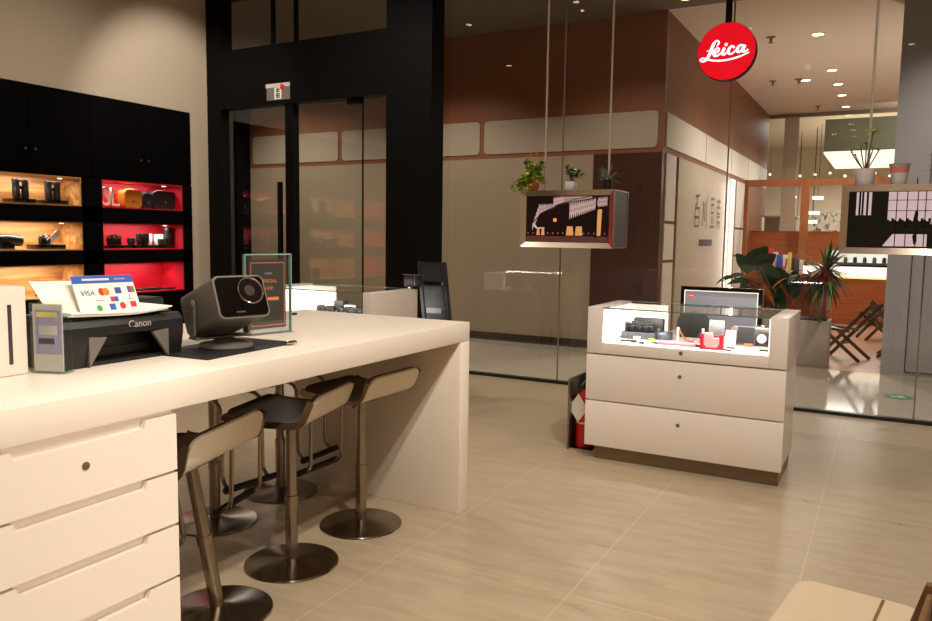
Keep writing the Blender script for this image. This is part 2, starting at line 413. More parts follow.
# full-height glass of the shop front
xsj = [-4.15, -2.795, -1.27, 0.24, 1.75, 3.1]
for i in range(5):
    w = struct(MB().quad([(xsj[i], GY, 0.028), (xsj[i+1], GY, 0.028), (xsj[i+1], GY, CZ), (xsj[i], GY, CZ)]).build('window_%d' % (i+7), M['glass']))
    if i < 4: MB().mm((xsj[i+1]-0.006, GY-0.006, 0.028), (xsj[i+1]+0.006, GY+0.006, CZ)).build('seal', M['joint'], w)

# corridor: opposite wall (faces the shop) with its row of pale panels
BY = 9.58; SX = -2.53
struct(MB().mm((-9.42, BY, 0), (-3.42, BY+0.1, 2.50)).build('wall_back', M['beige']))
b = MB(); b.mm((-9.42, BY, 2.50), (SX, BY+0.1, 4.2)); struct(b.build('wall_back_upper', M['brown']))
struct(MB().mm((-3.42, BY-0.02, 0), (SX, BY+0.1, 2.50)).build('wall_back_panel', M['dbrown']))
struct(MB().mm((-14, BY-0.3, 0), (-9.42, BY+0.1, 4.2)).build('wall_back_end', M['black']))
b = MB()
for x0, x1 in ((-9.35, -7.57), (-7.50, -5.09), (-5.02, -2.60)):
    b.prism(rrect(x1-x0, 0.45, 0.06, cx=(x0+x1)/2, cy=2.785), XZ, BY-0.012, BY)
struct(b.build('trim_4', M['pale']))
b = MB(); b.mm((-9.42, BY-0.015, 0), (-3.42, BY, 0.085)); struct(b.build('baseboard_back', M['baseboard']))
# return wall running away along the cafe
struct(MB().mm((SX-0.1, BY+0.1, 3.0), (SX, 18.5, 4.2)).build('wall_cafe_upper', M['tan']))
struct(MB().mm((SX-0.1, BY+0.1, 0), (SX, 18.5, 3.0)).build('wall_cafe', M['tan']))
b = MB()
ys = [9.66, 12.0, 14.1, 15.9, 17.4, 18.45]
for i in range(5): b.mm((SX, ys[i]+0.02, 2.58), (SX+0.015, ys[i+1]-0.02, 3.0))
struct(b.build('trim_5', M['white_panel']))
b = MB()
for z0, z1 in ((0.1, 1.12), (1.16, 1.62), (1.66, 2.5)): b.mm((SX, 9.72, z0), (SX+0.015, 10.22, z1)); b.mm((SX, 14.75, z0), (SX+0.015, 15.6, z1))
struct(b.build('trim_6', M['white_panel']))
struct(MB().mm((SX, 10.3, 0.05), (SX+0.03, 13.95, 2.5)).build('wall_cafe_panel', M['pale']))
struct(MB().mm((SX, 14.15, 0.05), (SX+0.02, 14.55, 2.5)).build('trim_7', M['led_soft']))
# metal characters on the pale panel, built from strokes as they read
sg = thing('wall_lettering', 'four small silver characters in a row on the pale wall panel beyond the glass', 'sign', (SX+0.035, 12.2, 1.85))
def glyph(strokes, y, w, h, z=0):
    b = MB()
    for p in strokes: b.ribbon([(y+(a-0.5)*w, z+(0.5-c)*h) for a, c in p], 0.038, YZ, 0.0)
    r = b.build('character', M['charcol'], sg)
G1 = [[(.1, .1), (.9, .05)], [(.5, .05), (.45, .3), (.1, .4)], [(.1, .45), (.9, .42), (.9, .95), (.1, .95), (.1, .45)], [(.1, .7), (.9, .7)]]
G2 = [[(.15, .2), (.2, .6), (.05, .95)], [(.5, .25), (.5, .8)], [(.85, .02), (.88, 1)]]
G3 = [[(.05, .08), (.95, .05)], [(.2, .25), (.8, .25), (.8, .5), (.2, .5), (.2, .25)], [(.3, .6), (.4, .85)], [(.75, .58), (.65, .85)], [(.02, .95), (.98, .93)]]
G4 = [[(.05, .1), (.95, .1)], [(.5, .02), (.5, .3)], [(.1, .3), (.9, .3), (.9, .5), (.1, .5), (.1, .3)], [(.1, .6), (.9, .6), (.9, .78), (.1, .78), (.1, .6)], [(.3, .8), (.05, 1)], [(.7, .8), (.95, 1)]]
for g, y in ((G1, -0.72), (G2, -0.2), (G3, 0.36), (G4, 0.86)): glyph(g, y, 0.34, 0.5)
b = MB()
for i in range(9): b.mm((-0.002, -0.5+i*0.105, -0.52), (0.003, -0.43+i*0.105, -0.42))
b.build('small_line', M['charcol'], sg)

# grey column beyond the glass
b = MB(); b.mm((-0.02, 9.39, 0), (1.9, 10.6, 4.2)); struct(b.build('wall_column', M['pillar']))
b = MB(); b.mm((0.205, 9.382, 0.04), (0.213, 9.39, 2.1)); b.mm((0.213, 9.382, 0.04), (1.2, 9.39, 0.048)); struct(b.build('trim_8', M['track']))

# rear of the cafe: low orange panelling, glazing above it and the hall beyond
b = MB(); b.mm((SX, 16.6, 0), (4, 16.7, 1.62)); struct(b.build('wall_cafe_rear', M['orangewood']))
fr = struct(MB().mm((-2.6, 15.70, 2.46), (4, 15.82, 2.58)).build('trim_9', M['frame_wood']))
for x in (-2.53, -1.45, 1.4): MB().mm((x-0.07, 15.70, 0), (x+0.07, 15.82, 2.46)).build('post', M['frame_wood'], fr)
struct(MB().quad([(SX, 18.5, 0), (4, 18.5, 0), (4, 18.5, 4.15), (SX, 18.5, 4.15)]).build('window_1', M['glass']))
b = MB(); b.mm((SX, 18.46, 4.12), (4, 18.52, 4.2)); struct(b.build('trim_10', M['joint'])); struct(MB().mm((-2.2, 18.46, 0), (-1.9, 18.52, 4.12)).build('trim_11', M['pale']))
struct(MB().mm((-6, 18.6, -0.1), (8, 26, 0)).build('floor_hall', M['mall_floor']))
struct(MB().mm((-6, 26, 0), (8, 26.1, 5)).build('wall_hall', M['cream_ceil']))
struct(MB().mm((-1.42, 18.9, 3.40), (4, 19.1, 4.1)).build('wall_bulkhead', M['greenbulk']))
struct(MB().mm((-1.42, 18.9, 3.36), (4, 23, 3.40)).build('ceiling_light', M['lightroof']))
struct(MB().mm((-6, 18.6, 4.3), (8, 26, 4.4)).build('ceiling_hall', M['cream_ceil']))

# ================================================================== DISPLAY CABINET IN THE LEFT WALL
D = 0.36
ROWS = ((1.676, 1.973), (1.227, 1.516), (0.747, 1.085))
COLS = ((2.66, 3.75, 'niche_red'), (3.98, 5.05, 'niche_wood'), (5.28, 6.34, 'niche_red'))
cab = thing('display_cabinet', 'tall black wall cabinet with lit oak and red display niches', 'cabinet', (LW, 0, 0))
b = MB(); fx = 0.02
b.mm((-D, CAB_Y0, 0), (fx, CAB_Y1, 0.747)); b.mm((-D, CAB_Y0, 1.973), (0, CAB_Y1, CAB_TOP))
for z0, z1 in ((1.085, 1.227), (1.516, 1.676)): b.mm((-D, CAB_Y0, z0), (fx, CAB_Y1, z1))
ye = [CAB_Y0, 2.66, 3.75, 3.98, 5.05, 5.28, 6.34, CAB_Y1]
for i in range(0, 8, 2): b.mm((-D, ye[i], 0.747), (fx, ye[i+1], 1.973))
b.mm((-D-0.03, CAB_Y0, 0), (-D, CAB_Y1, CAB_TOP))
b.build('carcass', M['blacksat'], cab)
for i in range(6):
    y0 = 2.57+i*0.65; d = MB().mm((0.0, y0+0.003, 1.983), (fx, y0+0.647, CAB_TOP), 0.002).build('door', M['blacksat'], cab)
    ky = 4.57 if i == 3 else (5.87 if i == 5 else y0+0.6)
    MB().cyl((fx, ky, 2.21), (fx+0.015, ky, 2.21), 0.011).build('lock', M['steel_soft'], d)
for y0, y1, mn in COLS:
    for z0, z1 in ROWS:
        b = MB(); e = 0.012
        b.mm((-D, y0, z0), (-D+e, y1, z1)); b.mm((-D+e, y0, z0), (fx-0.01, y0+e, z1)); b.mm((-D+e, y1-e, z0), (fx-0.01, y1, z1))
        b.mm((-D+e, y0+e, z0), (fx-0.01, y1-e, z0+e)); b.mm((-D+e, y0+e, z1-e), (fx-0.01, y1-e, z1))
        ni = b.build('niche_lining', M[mn], cab, angle=20)
        ni['label'] = 'red niche lining' if 'red' in mn else 'oak niche lining'
        for yy in (y1-0.12,): MB().cyl((-0.16, yy, z1-e-0.006), (-0.16, yy, z1-e), 0.022).build('spot_lamp', M['lampsoft'], ni)

# ================================================================== LONG HIGH TABLE
TX0, TX1, TY0, TY1, TZ = -2.97, -1.87, -0.5, 3.437, 0.991
tb = thing('counter_table', 'long white bar-height counter table with a slab end panel', 'table', (TX1, TY1, 0))
MB().mm((TX0-TX1, TY0-TY1, 0.895-0), (0, 0, TZ), 0.003).build('tabletop', M['white'], tb)
MB().mm((TX0-TX1, -0.095, 0), (0, 0, 0.8945), 0.002).build('end_panel', M['white'], tb)
dc = thing('drawer_cabinet', 'white drawer cabinet under the near end of the counter', 'cabinet', (TX1, 1.58, 0))
MB().mm((-0.55, -0.62, 0.03), (-0.022, 0, 0.893)).build('carcass', M['white'], dc)
MB().mm((-0.53, -0.60, 0), (-0.06, -0.02, 0.03)).build('base', M['plinth'], dc)
zs = [(0.708, 0.880), (0.541, 0.699), (0.374, 0.531), (0.207, 0.364), (0.04, 0.197)]
for i, (z0, z1) in enumerate(zs):
    n0, n1, nd, c = -0.505, -0.11, 0.022, 0.008
    poly = [(-0.62, z0), (-0.002, z0), (-0.002, z1), (n1, z1), (n1-c, z1-nd), (n0+c, z1-nd), (n0, z1), (-0.62, z1)]
    dr = MB().prism(poly, YZ, -0.02, 0.0).build('drawer', M['white'], dc)
    if i == 0:
        lk = MB().cyl((-0.005, -0.305, 0.797), (0.003, -0.305, 0.797), 0.011)
        lk.cyl((0.003, -0.305, 0.797), (0.005, -0.305, 0.797), 0.007); lk.build('lock', M['plinth'], dr)

# ================================================================== BAR STOOLS
def make_stool():
    t = thing('bar_stool', 'stool', 'stool', (-2.22, 2.98, 0), 0, 'gas-lift bar stools at the counter')
    MB().lathe([(0, 0), (0.198, 0), (0.203, 0.004), (0.2, 0.009), (0.06, 0.02), (0.036, 0.028), (0.0, 0.03)], n=48).build('base', M['steel'], t, angle=50)
    MB().cyl((0, 0, 0.02), (0, 0, 0.30), 0.0265, n=24).cyl((0, 0, 0.27), (0, 0, 0.305), 0.029, n=24).cyl((0, 0, 0.30), (0, 0, 0.645), 0.0235, n=24).build('column', M['steel'], t)
    # seat profile along local x: front at -x, rear lip rising at +x
    prof = smoothpath([(-0.205, 0, 0.692), (-0.17, 0, 0.672), (-0.06, 0, 0.662), (0.07, 0, 0.662), (0.135, 0, 0.668), (0.165, 0, 0.69), (0.187, 0, 0.735), (0.208, 0, 0.782)], 5)
    W = 0.215
    def shell(th0, th1, ins):
        b = MB(); n = len(prof); rows = []
        for i, p in enumerate(prof):
            d = (prof[min(i+1, n-1)]-prof[max(i-1, 0)]).normalized(); nn = Vector((-d.z, 0, d.x))
            s0 = (prof[i]-prof[0]).length; s1 = (prof[-1]-prof[i]).length; r = 0.055
            w = W-ins; e = min(s0, s1)
            if e < r: w -= r-math.sqrt(max(0, r*r-(r-e)**2))
            ys = [-w, -w*0.5, 0, w*0.5, w]
            rows.append([p+nn*th0+Vector((0, y, 0)) for y in ys]+[p+nn*th1+Vector((0, y, 0)) for y in ys])
        V = [v for r in rows for v in r]; Fs = []
        for i in range(n-1):
            a, c = i*10, (i+1)*10
            for j in range(4): Fs.append((a+j, a+j+1, c+j+1, c+j)); Fs.append((a+5+j, c+5+j, c+6+j, a+6+j))
            Fs.append((a, c, c+5, a+5)); Fs.append((a+4, a+9, c+9, c+4))
        for a in (0, (n-1)*10):
            for j in range(4): Fs.append((a+j, a+j+1, a+6+j, a+5+j))
        b._add(V, Fs); return b
    shell(0.004, 0.018, 0.004).build('seat_pad', M['leather'], t, angle=45)
    shell(-0.008, 0.004, 0.006).build('seat_shell', M['seatshell'], t, angle=45)
    # steel band along each side of the seat, and the two tubes that drop to the foot bar
    for s in (-1, 1):
        n = len(prof); b = MB(); V = []; Fs = []
        for i, p in enumerate(prof[2:-2]):
            k = i+2; d = (prof[k+1]-prof[k-1]).normalized(); nn = Vector((-d.z, 0, d.x))
            V += [p+nn*-0.010+Vector((0, s*(W-0.003), 0)), p+nn*0.020+Vector((0, s*(W-0.003), 0)), p+nn*0.020+Vector((0, s*(W+0.004), 0)), p+nn*-0.010+Vector((0, s*(W+0.004), 0))]
        for i in range(len(V)//4-1):
            for j in range(4): Fs.append((i*4+j, i*4+(j+1) % 4, i*4+4+(j+1) % 4, i*4+4+j))
        Fs += [(0, 1, 2, 3), tuple(len(V)-4+q for q in range(4))]
        b._add(V, Fs); b.build('seat_band', M['steel'], t)
    for s in (-1, 1):
        y = s*0.12; b = MB()
        b.tube(smoothpath([(-0.10, y, 0.655), (-0.17, y, 0.648), (-0.205, y, 0.62), (-0.212, y, 0.56), (-0.215, y, 0.42), (-0.218, y, 0.30), (-0.235, y, 0.265), (-0.255, y, 0.252), (-0.272, y, 0.25)], 5), 0.0095)
        b.build('foot_tube', M['steel'], t)
    MB().tube([(-0.272, -0.15, 0.25), (-0.272, 0.15, 0.25)], 0.016, 12).build('footrest', M['rubber'], t)
    MB().tube([(0, 0, 0.632), (0.03, -0.06, 0.628), (0.05, -0.13, 0.618)], 0.0045, 8).build('height_lever', M['plastic'], t)
    MB().box((0, 0, 0.648), (0.2, 0.16, 0.012), 0.003).build('seat_plate', M['plastic'], t)
    return t
s3 = make_stool(); s3['label'] = 'steel bar stool with cream seat back nearest the end panel of the counter'
s2 = dup(s3, (-2.205, 2.46, 0), math.radians(15), 'turned bar stool showing its dark seat, middle of the front row')
s1 = dup(s3, (-2.15, 1.99, 0), math.radians(8), 'leaning bar stool right beside the white drawer cabinet')
for ch in s1.children:      # this one's column leans over its base
    if ch.name.split('.')[0] != 'base':
        ch.matrix_parent_inverse = Matrix.Rotation(math.radians(9.0), 4, Vector((0.48, -0.88, 0)))
        if ch.name.split('.')[0] != 'column': ch.matrix_parent_inverse = ch.matrix_parent_inverse @ Matrix.Translation((0, 0, -0.05))
sb2 = dup(s3, (-2.895, 3.143, 0), PI+0.05, 'bar stool on the far side of the counter with a bluish gleam on its base')
sb1 = dup(s3, (-2.86, 2.637, 0), PI-0.1, 'bar stool on the far side of the counter seen behind the leaning stool')

# ================================================================== GLASS DISPLAY CASES
CW, CD = 1.195, 0.62
def make_case():
    t = thing('display_case', 'case', 'display case', (-1.67, 4.65, 0), 0, 'white glass-topped display cases')
    MB().mm((0.055, 0.05, 0), (CW-0.02, CD-0.04, 0.093)).build('plinth', M['plinth'], t)
    MB().mm((0.01, 0.022, 0.093), (CW-0.01, CD, 0.690)).build('carcass', M['casewhite'], t)
    for z0, z1 in ((0.095, 0.388), (0.396, 0.688)):
        n0, n1, nd = 0.25, CW-0.22, 0.0
        d = MB().mm((0, 0, z0), (CW, 0.021, z1), 0.002).build('drawer', M['casewhite'], t)
        MB().cyl((0.597, -0.004, (z0+z1)/2+0.055), (0.597, 0, (z0+z1)/2+0.055), 0.0115).build('lock', M['plinth'], d)
    # upper glazed box
    for x0, x1 in ((0, 0.098), (CW-0.098, CW)):
        MB().mm((x0, 0, 0.697), (x1, CD, 0.992), 0.003).build('end_block', M['casewhite'], t)
    MB().mm((0.098, 0, 0.697), (CW-0.098, 0.02, 0.766), 0.001).build('front_rail', M['casewhite'], t)
    fl = MB().mm((0.098, 0.02, 0.697), (CW-0.098, CD, 0.764)).build('display_floor', M['casewhite'], t)
    MB().cyl((0.597, -0.004, 0.742), (0.597, 0, 0.742), 0.0115).build('lock', M['plinth'], fl)
    for x0, x1 in ((0.098, 0.106), (CW-0.106, CW-0.098)):
        MB().mm((x0, 0.02, 0.775), (x1, CD-0.02, 0.98)).build('light_panel', M['led'], t)
    MB().mm((0.106, CD-0.02, 0.764), (0.36, CD-0.01, 0.975)).build('back_panel', M['led_soft'], t)  # plain white panel, no lamp; its brightness is put into a glowing material
    MB().quad([(0.098, 0.01, 0.766), (CW-0.098, 0.01, 0.766), (CW-0.098, 0.01, 0.986), (0.098, 0.01, 0.986)]).build('front_glass', M['caseglass'], t)
    g = MB().quad([(0.098, 0.0, 0.991), (CW-0.098, 0.0, 0.991), (CW-0.098, CD, 0.991), (0.098, CD, 0.991)]).build('top_glass', M['caseglass'], t)
    MB().mm((0.098, -0.001, 0.984), (CW-0.098, 0.003, 0.9915)).build('glass_edge', M['glass_edge'], g)
    MB().mm((0.098, CD-0.003, 0.986), (CW-0.098, CD, 0.9915)).build('glass_edge', M['glass_edge'], g)
    return t
c1 = make_case(); c1['label'] = 'white display case with two drawers standing in the open floor'
c2 = dup(c1, (-4.577, 4.69, 0), 0, 'white display case behind the counter, in front of the glass door')
area_case = [(-1.67+CW/2, 4.65+0.1, 0.975), (-4.577+CW/2, 4.69+0.1, 0.975)]

# ================================================================== FIRE EXTINGUISHER IN ITS STAND
st = thing('extinguisher_stand', 'dark steel stand on the floor beside the display case', 'stand', (-1.845, 4.79, 0))
MB().mm((0, 0, 0), (0.012, 0.42, 0.485), 0.002).build('side_panel', M['steel_soft'], st)
MB().mm((0.012, 0.40, 0), (0.16, 0.42, 0.485), 0.002).build('back_panel', M['black'], st)
MB().mm((0.012, 0.05, 0), (0.16, 0.40, 0.008)).build('base', M['black'], st)
fe = thing('fire_extinguisher', 'red fire extinguisher with a white tag beside the display case', 'fire extinguisher', (-1.765, 4.90, 0.009)); fe.scale = (1.1, 1.1, 1.16)
MB().lathe([(0, 0), (0.05, 0), (0.052, 0.01), (0.052, 0.285), (0.045, 0.31), (0.022, 0.33), (0.018, 0.345), (0, 0.345)]).build('cylinder', M['red_paint'], fe, angle=50)
MB().lathe([(0, 0.142), (0.0535, 0.142), (0.0535, 0.150), (0, 0.150)]).build('band', M['yellow'], fe)
MB().box((0, 0, 0.355), (0.03, 0.03, 0.03), 0.004).box((0.0, -0.03, 0.375), (0.016, 0.09, 0.012), 0.003, Euler((0.3, 0, 0))).box((0, -0.03, 0.352), (0.014, 0.09, 0.008), 0.003, Euler((-0.15, 0, 0))).build('valve_handle', M['plastic'], fe)
MB().tube(smoothpath([(0.015, 0.01, 0.35), (0.06, 0.02, 0.33), (0.066, 0.01, 0.2), (0.06, 0.0, 0.1)]), 0.008).build('hose', M['rubber'], fe)
MB().prism([(0.0, 0.085), (0.062, 0), (0, -0.085), (-0.062, 0)], lambda a, b_, t: Vector((a-0.02, -0.056+t, 0.235+b_)), 0, 0.001).build('tag', M['paper'], fe)

# ================================================================== THINGS ON THE SHELVES
def camera_body(name, label, loc, rotz, w=0.13, h=0.075, d=0.04, top='chrome', lens_r=0.025, lens_l=0.035, group=None, z=None, cat='camera'):
    t = thing(name, label, cat, loc, rotz, group)
    MB().mm((-w/2, -d/2, 0), (w/2, d/2, h*0.74), 0.006).build('body', M['plastic'], t)
    b = MB(); b.mm((-w/2, -d/2, h*0.74), (w/2, d/2, h), 0.004); b.mm((-w*0.12, -d/2, h*0.98), (w*0.16, d/2, h*1.12), 0.003); b.build('top_plate', M[top], t)
    b = MB(); b.cyl((0, -d/2, h*0.42), (0, -d/2-lens_l, h*0.42), lens_r, n=24); b.use(M['plastic']); b.build('lens', M['plastic'], t)
    MB().cyl((0, -d/2-lens_l, h*0.42), (0, -d/2-lens_l-0.002, h*0.42), lens_r*0.72, n=20).build('front_glass', M['lens'], t)
    MB().cyl((-w*0.33, 0, h), (-w*0.33, 0, h+0.008), 0.009).build('dial', M[top], t)
    return t
SXp = LW-0.17
def sh(px, py, x=SXp): p = at(px, py, 0, x); return p
Z1, Z2, Z3 = 1.689, 1.240, 0.760
# -- top red niche
def letter(ch, px, label, x=SXp+0.05):
    p = sh(px, 205, x); t = text('display_letter', ch, 0.29, M['paper'], None, (x, p.y, Z1+0.103), (PI/2, 0, PI/2), ext=0.015, sx=0.85)
    return tag(t, label, 'letter', 'white standing letters in the red niche')
letter('S', 106, 'white standing letter S at the left end of the top red niche')
letter('L', 114.5, 'white standing letter L in the top red niche')
def bag(px0, px1, h, m, label, name='leather_bag', x=SXp, d=0.12):
    y0, y1 = sh(px0, 205, x).y, sh(px1, 205, x).y; w = y1-y0
    t = thing(name, label, 'bag', (x, (y0+y1)/2, Z1), PI/2)
    MB().prism(rrect(w, h, min(w, h)*0.24, cy=h/2), XZ, -d/2, d/2).build('bag_body', M[m], t)
    MB().prism(rrect(w*0.96, h*0.62, min(w, h)*0.2, cy=h*0.68), XZ, -d/2-0.008, -d/2).build('flap', M[m], t)
    MB().box((0, -d/2-0.012, h*0.4), (0.02, 0.008, 0.03), 0.002).build('clasp', M['steel_soft'], t)
    b = MB(); b.tube(smoothpath([(-w*0.4, 0, h*0.85), (-w*0.2, 0, h*1.04), (w*0.2, 0, h*1.04), (w*0.4, 0, h*0.85)]), 0.006); b.build('strap', M[m], t)
    return t
bag(113, 121, 0.15, 'niche_red', 'small red bag half hidden behind the letter L', x=SXp-0.1, d=0.06)
bag(121, 138.5, 0.20, 'bag_tan', 'tan yellow leather camera bag in the top red niche')
bag(139.5, 149, 0.17, 'bag_navy', 'small navy leather bag between the tan and black bags')
bag(149.5, 173, 0.205, 'bag_black', 'wide black leather bag with a flap in the top red niche')
# -- middle red niche: low black plinths and gear
def base_block(px0, px1, label, z=Z2, h=0.035, x=SXp, m='pianob', name='display_plinth', cat='plinth', d=0.2):
    y0, y1 = sh(px0, 245, x).y, sh(px1, 245, x).y
    o = MB().mm((-d/2, -(y1-y0)/2, 0), (d/2, (y1-y0)/2, h), 0.004).build(name, M[m]); o.location = (x, (y0+y1)/2, z)
    return tag(o, label, cat)
base_block(103, 126, 'low black plinth under the silver-topped camera in the middle red niche')
base_block(127, 150, 'low black plinth under the lenses in the middle red niche')
base_block(151, 169, 'low black plinth under the white card in the middle red niche')
zz = Z2+0.036
p = sh(114, 240); camera_body('rangefinder_camera', 'black camera with a silver top in the middle red niche', (SXp, p.y, zz), PI/2, 0.16, 0.105, 0.05)
def cylthing(name, px, r, h, label, cat, z=zz, x=SXp, m='plastic', group=None, ring='plastic2'):
    p = sh(px, 240, x); t = thing(name, label, cat, (x, p.y, z), PI/2, group)
    MB().lathe([(0, 0), (r*0.85, 0), (r*0.85, h*0.25), (r, h*0.3), (r, h*0.95), (r*0.93, h), (0, h)], n=24).build('barrel', M[m], t)
    MB().lathe([(r*0.9, h*0.5), (r*1.04, h*0.5), (r*1.04, h*0.72), (r*0.9, h*0.72)], n=24).build('focus_ring', M[ring], t)
    return t
cylthing('camera_lens', 131, 0.042, 0.08, 'small black lens left of the paired lenses in the red niche', 'lens')
cylthing('camera_lens', 139.5, 0.038, 0.13, 'left of two black lenses standing close together in the red niche', 'lens')
cylthing('camera_lens', 145.5, 0.042, 0.13, 'right of two black lenses standing close together in the red niche', 'lens')
cylthing('camera_lens', 160.5, 0.03, 0.07, 'little black lens in front of the white card in the red niche', 'lens', x=SXp+0.07)
cylthing('long_lens', 168.5, 0.052, 0.235, 'tall black telephoto lens at the right end of the red niche', 'lens', z=Z2)
def cardthing(px0, px1, h, label, z=zz, x=SXp-0.08):
    y0, y1 = sh(px0, 240, x).y, sh(px1, 240, x).y
    o = MB().mm((-0.006, -(y1-y0)/2, 0), (0.006, (y1-y0)/2, h), 0.001).build('white_box', M['paper']); o.location = (x, (y0+y1)/2, z); return tag(o, label, 'box')
cardthing(148, 152, 0.13, 'narrow white box behind the paired lenses in the red niche')
cardthing(154, 163, 0.125, 'wide white box behind the little lens in the red niche')
# -- lower red niche: flat things
for px0, px1, h, lb in ((133, 143, 0.02, 'thin dark folder lying left in the lowest red niche'), (144, 156, 0.028, 'dark strap case lying in the middle of the lowest red niche'), (157, 170, 0.018, 'thin dark folder lying right in the lowest red niche')):
    y0, y1 = sh(px0, 287).y, sh(px1, 287).y
    o = MB().box((0, 0, h/2), (0.16, y1-y0, h), 0.006).build('flat_case', M['bag_black']); o.location = (SXp+0.03, (y0+y1)/2, Z3); tag(o, lb, 'case')
# -- oak niches
def binocular(px, label):
    p = sh(px, 200); t = thing('binoculars', label, 'binoculars', (SXp, p.y, Z1+0.046), PI/2, 'binoculars in the oak niche')
    for s in (-1, 1):
        MB().lathe([(0, 0), (0.034, 0), (0.036, 0.01), (0.034, 0.08), (0.027, 0.11), (0.027, 0.155), (0.03, 0.16), (0.03, 0.185), (0, 0.185)], c=(s*0.043, 0, 0), n=20).build('barrel', M['plastic'], t)
    b = MB(); b.mm((-0.05, -0.02, 0.09), (0.05, 0.02, 0.125), 0.005); b.mm((-0.075, -0.015, 0.0), (-0.06, 0.02, 0.19), 0.003); b.mm((0.06, -0.015, 0), (0.075, 0.02, 0.19), 0.003); b.mm((-0.075, -0.01, 0.165), (0.075, 0.02, 0.19), 0.004)
    b.build('bridge', M['plastic'], t)
def plinth_at(px0, px1, z, label, h=0.045):
    return base_block(px0, px1, label, z, h)
plinth_at(10, 32, Z1, 'black plinth under the left pair of binoculars in the oak niche')
plinth_at(43, 64, Z1, 'black plinth under the right pair of binoculars in the oak niche')
binocular(21, 'left of the two black pairs of binoculars in the upper oak niche')
binocular(53, 'right of the two black pairs of binoculars in the upper oak niche')
plinth_at(-6, 9, Z2, 'black plinth under the spotting scope in the oak niche')
plinth_at(32, 60, Z2, 'black plinth under the tilted compact camera in the oak niche')
p = sh(3, 240); t = thing('spotting_scope', 'black spotting scope lying on its plinth in the middle oak niche', 'scope', (SXp, p.y, Z2+0.1), 0)
Rm = Matrix.Rotation(-PI/2-0.12, 3, 'X')
MB().lathe([(0, -0.16), (0.03, -0.16), (0.032, -0.05), (0.05, 0.02), (0.056, 0.16), (0.05, 0.175), (0, 0.175)], R=Rm, n=24).build('tube', M['plastic'], t)
MB().mm((-0.03, -0.06, -0.055), (0.03, 0.04, -0.02), 0.004).build('foot', M['plastic'], t)
p = sh(46, 238); t = camera_body('compact_camera', 'tilted compact camera with a white face in the middle oak niche', (SXp+0.02, p.y-0.02, Z2+0.046), PI/2+0.3, 0.15, 0.09, 0.04)
o = MB().box((0, 0, 0), (0.006, 0.16, 0.06), 0.002).build('price_card', M['paper']); o.location = (SXp+0.07, sh(50, 238).y, Z2+0.135); o.rotation_euler = (0.75, 0, 0); o.parent = None
o.location.z = Z2+0.125; tag(o, 'small white card leaning against the tilted compact camera', 'card')
base_block(36, 44, 'small black block in the lowest oak niche above the payment board', z=Z3, h=0.16, name='black_block', cat='block', d=0.1)

# ================================================================== THINGS ON THE COUNTER
TZ = 0.9915
# white box with a slot at the left edge
t = thing('white_device_box', 'white upright box with a dark slot at the left edge of the counter', 'box', (-2.29, 1.385, TZ), PI/2)
hb = at(28, 286, 1, 1.385).z-TZ
MB().mm((-0.34, 0, 0), (0, 0.10, hb), 0.006).build('casing', M['white'], t)
ys = at(10, 330, 0, -2.29).y-1.385
MB().mm((ys-0.006, -0.001, hb*0.13), (ys+0.006, 0.004, hb*0.80)).build('slot', M['card'], t)
# leaflet holder
a, c = at(31, 373, 2, TZ), at(65, 374.5, 2, TZ); ang = math.atan2(c.y-a.y, c.x-a.x); w = (c-a).length
hh = at(33, 303, 1, a.y).z-TZ
t = thing('leaflet_holder', 'clear acrylic holder with a printed leaflet in front of the printer', 'leaflet holder', a, ang)
MB().mm((0, 0, 0), (w, 0.003, hh)).build('front_plate', M['acrylic'], t); MB().mm((0, 0.035, 0), (w, 0.038, hh*1.02)).build('back_plate', M['acrylic'], t)
MB().mm((0, 0, 0), (w, 0.05, 0.004)).build('foot', M['acrylic'], t)
lf = MB().mm((0.008, 0.006, 0.006), (w-0.008, 0.009, hh*0.98)).build('leaflet', M['paper2'], t)
MB().mm((w*0.16, 0.004, hh*0.28), (w*0.9, 0.006, hh*0.90)).build('print', M['lilac'], lf)
MB().mm((w*0.2, 0.003, hh*0.80), (w*0.8, 0.0042, hh*0.87)).build('heading', M['yellow'], lf)
MB().mm((w*0.25, 0.003, hh*0.55), (w*0.8, 0.0042, hh*0.68)).build('panel', M['paper2'], lf)
MB().mm((w*0.25, 0.003, hh*0.42), (w*0.7, 0.0042, hh*0.5)).build('panel', M['card'], lf)
# printer: faces the open side of the counter
pl, pr_ = at(66, 373, 2, TZ), at(181, 353, 2, TZ)
PX, PW = -2.225, pr_.y-pl.y+0.0
hp = at(62, 324, 0, PX).z-TZ
t = thing('printer', 'black inkjet printer loaded with papers on the counter', 'printer', (PX, pl.y, TZ), PI/2)
W, H, Dp = PW, hp, 0.30
side = lambda x0, x1: None
b = MB()
prof = [(0.015, 0), (0.0, H*0.55), (0.0, H*0.86), (0.02, H), (Dp, H), (Dp, 0)]
fnp = lambda a_, b_, t_: Vector((t_, a_, b_))
b.prism(prof, fnp, 0, W*0.20); b.prism(prof, fnp, W*0.86, W)
b.prism([(0.10, 0), (0.10, H*0.62), (0.0, H*0.66), (0.0, H*0.86), (0.02, H), (Dp, H), (Dp, 0)], fnp, W*0.20, W*0.86)
b.build('body', M['plastic'], t)
MB().mm((W*0.20, 0.02, 0.0), (W*0.86, 0.10, 0.012)).build('output_tray', M['plastic'], t)
b = MB(); b.prism([(0.0995, 0.014), (0.0995, H*0.60)], fnp, 0, 0) if False else b.mm((W*0.22, 0.092, 0.02), (W*0.84, 0.099, H*0.3)); b.build('tray_flap', M['plastic2'], t)
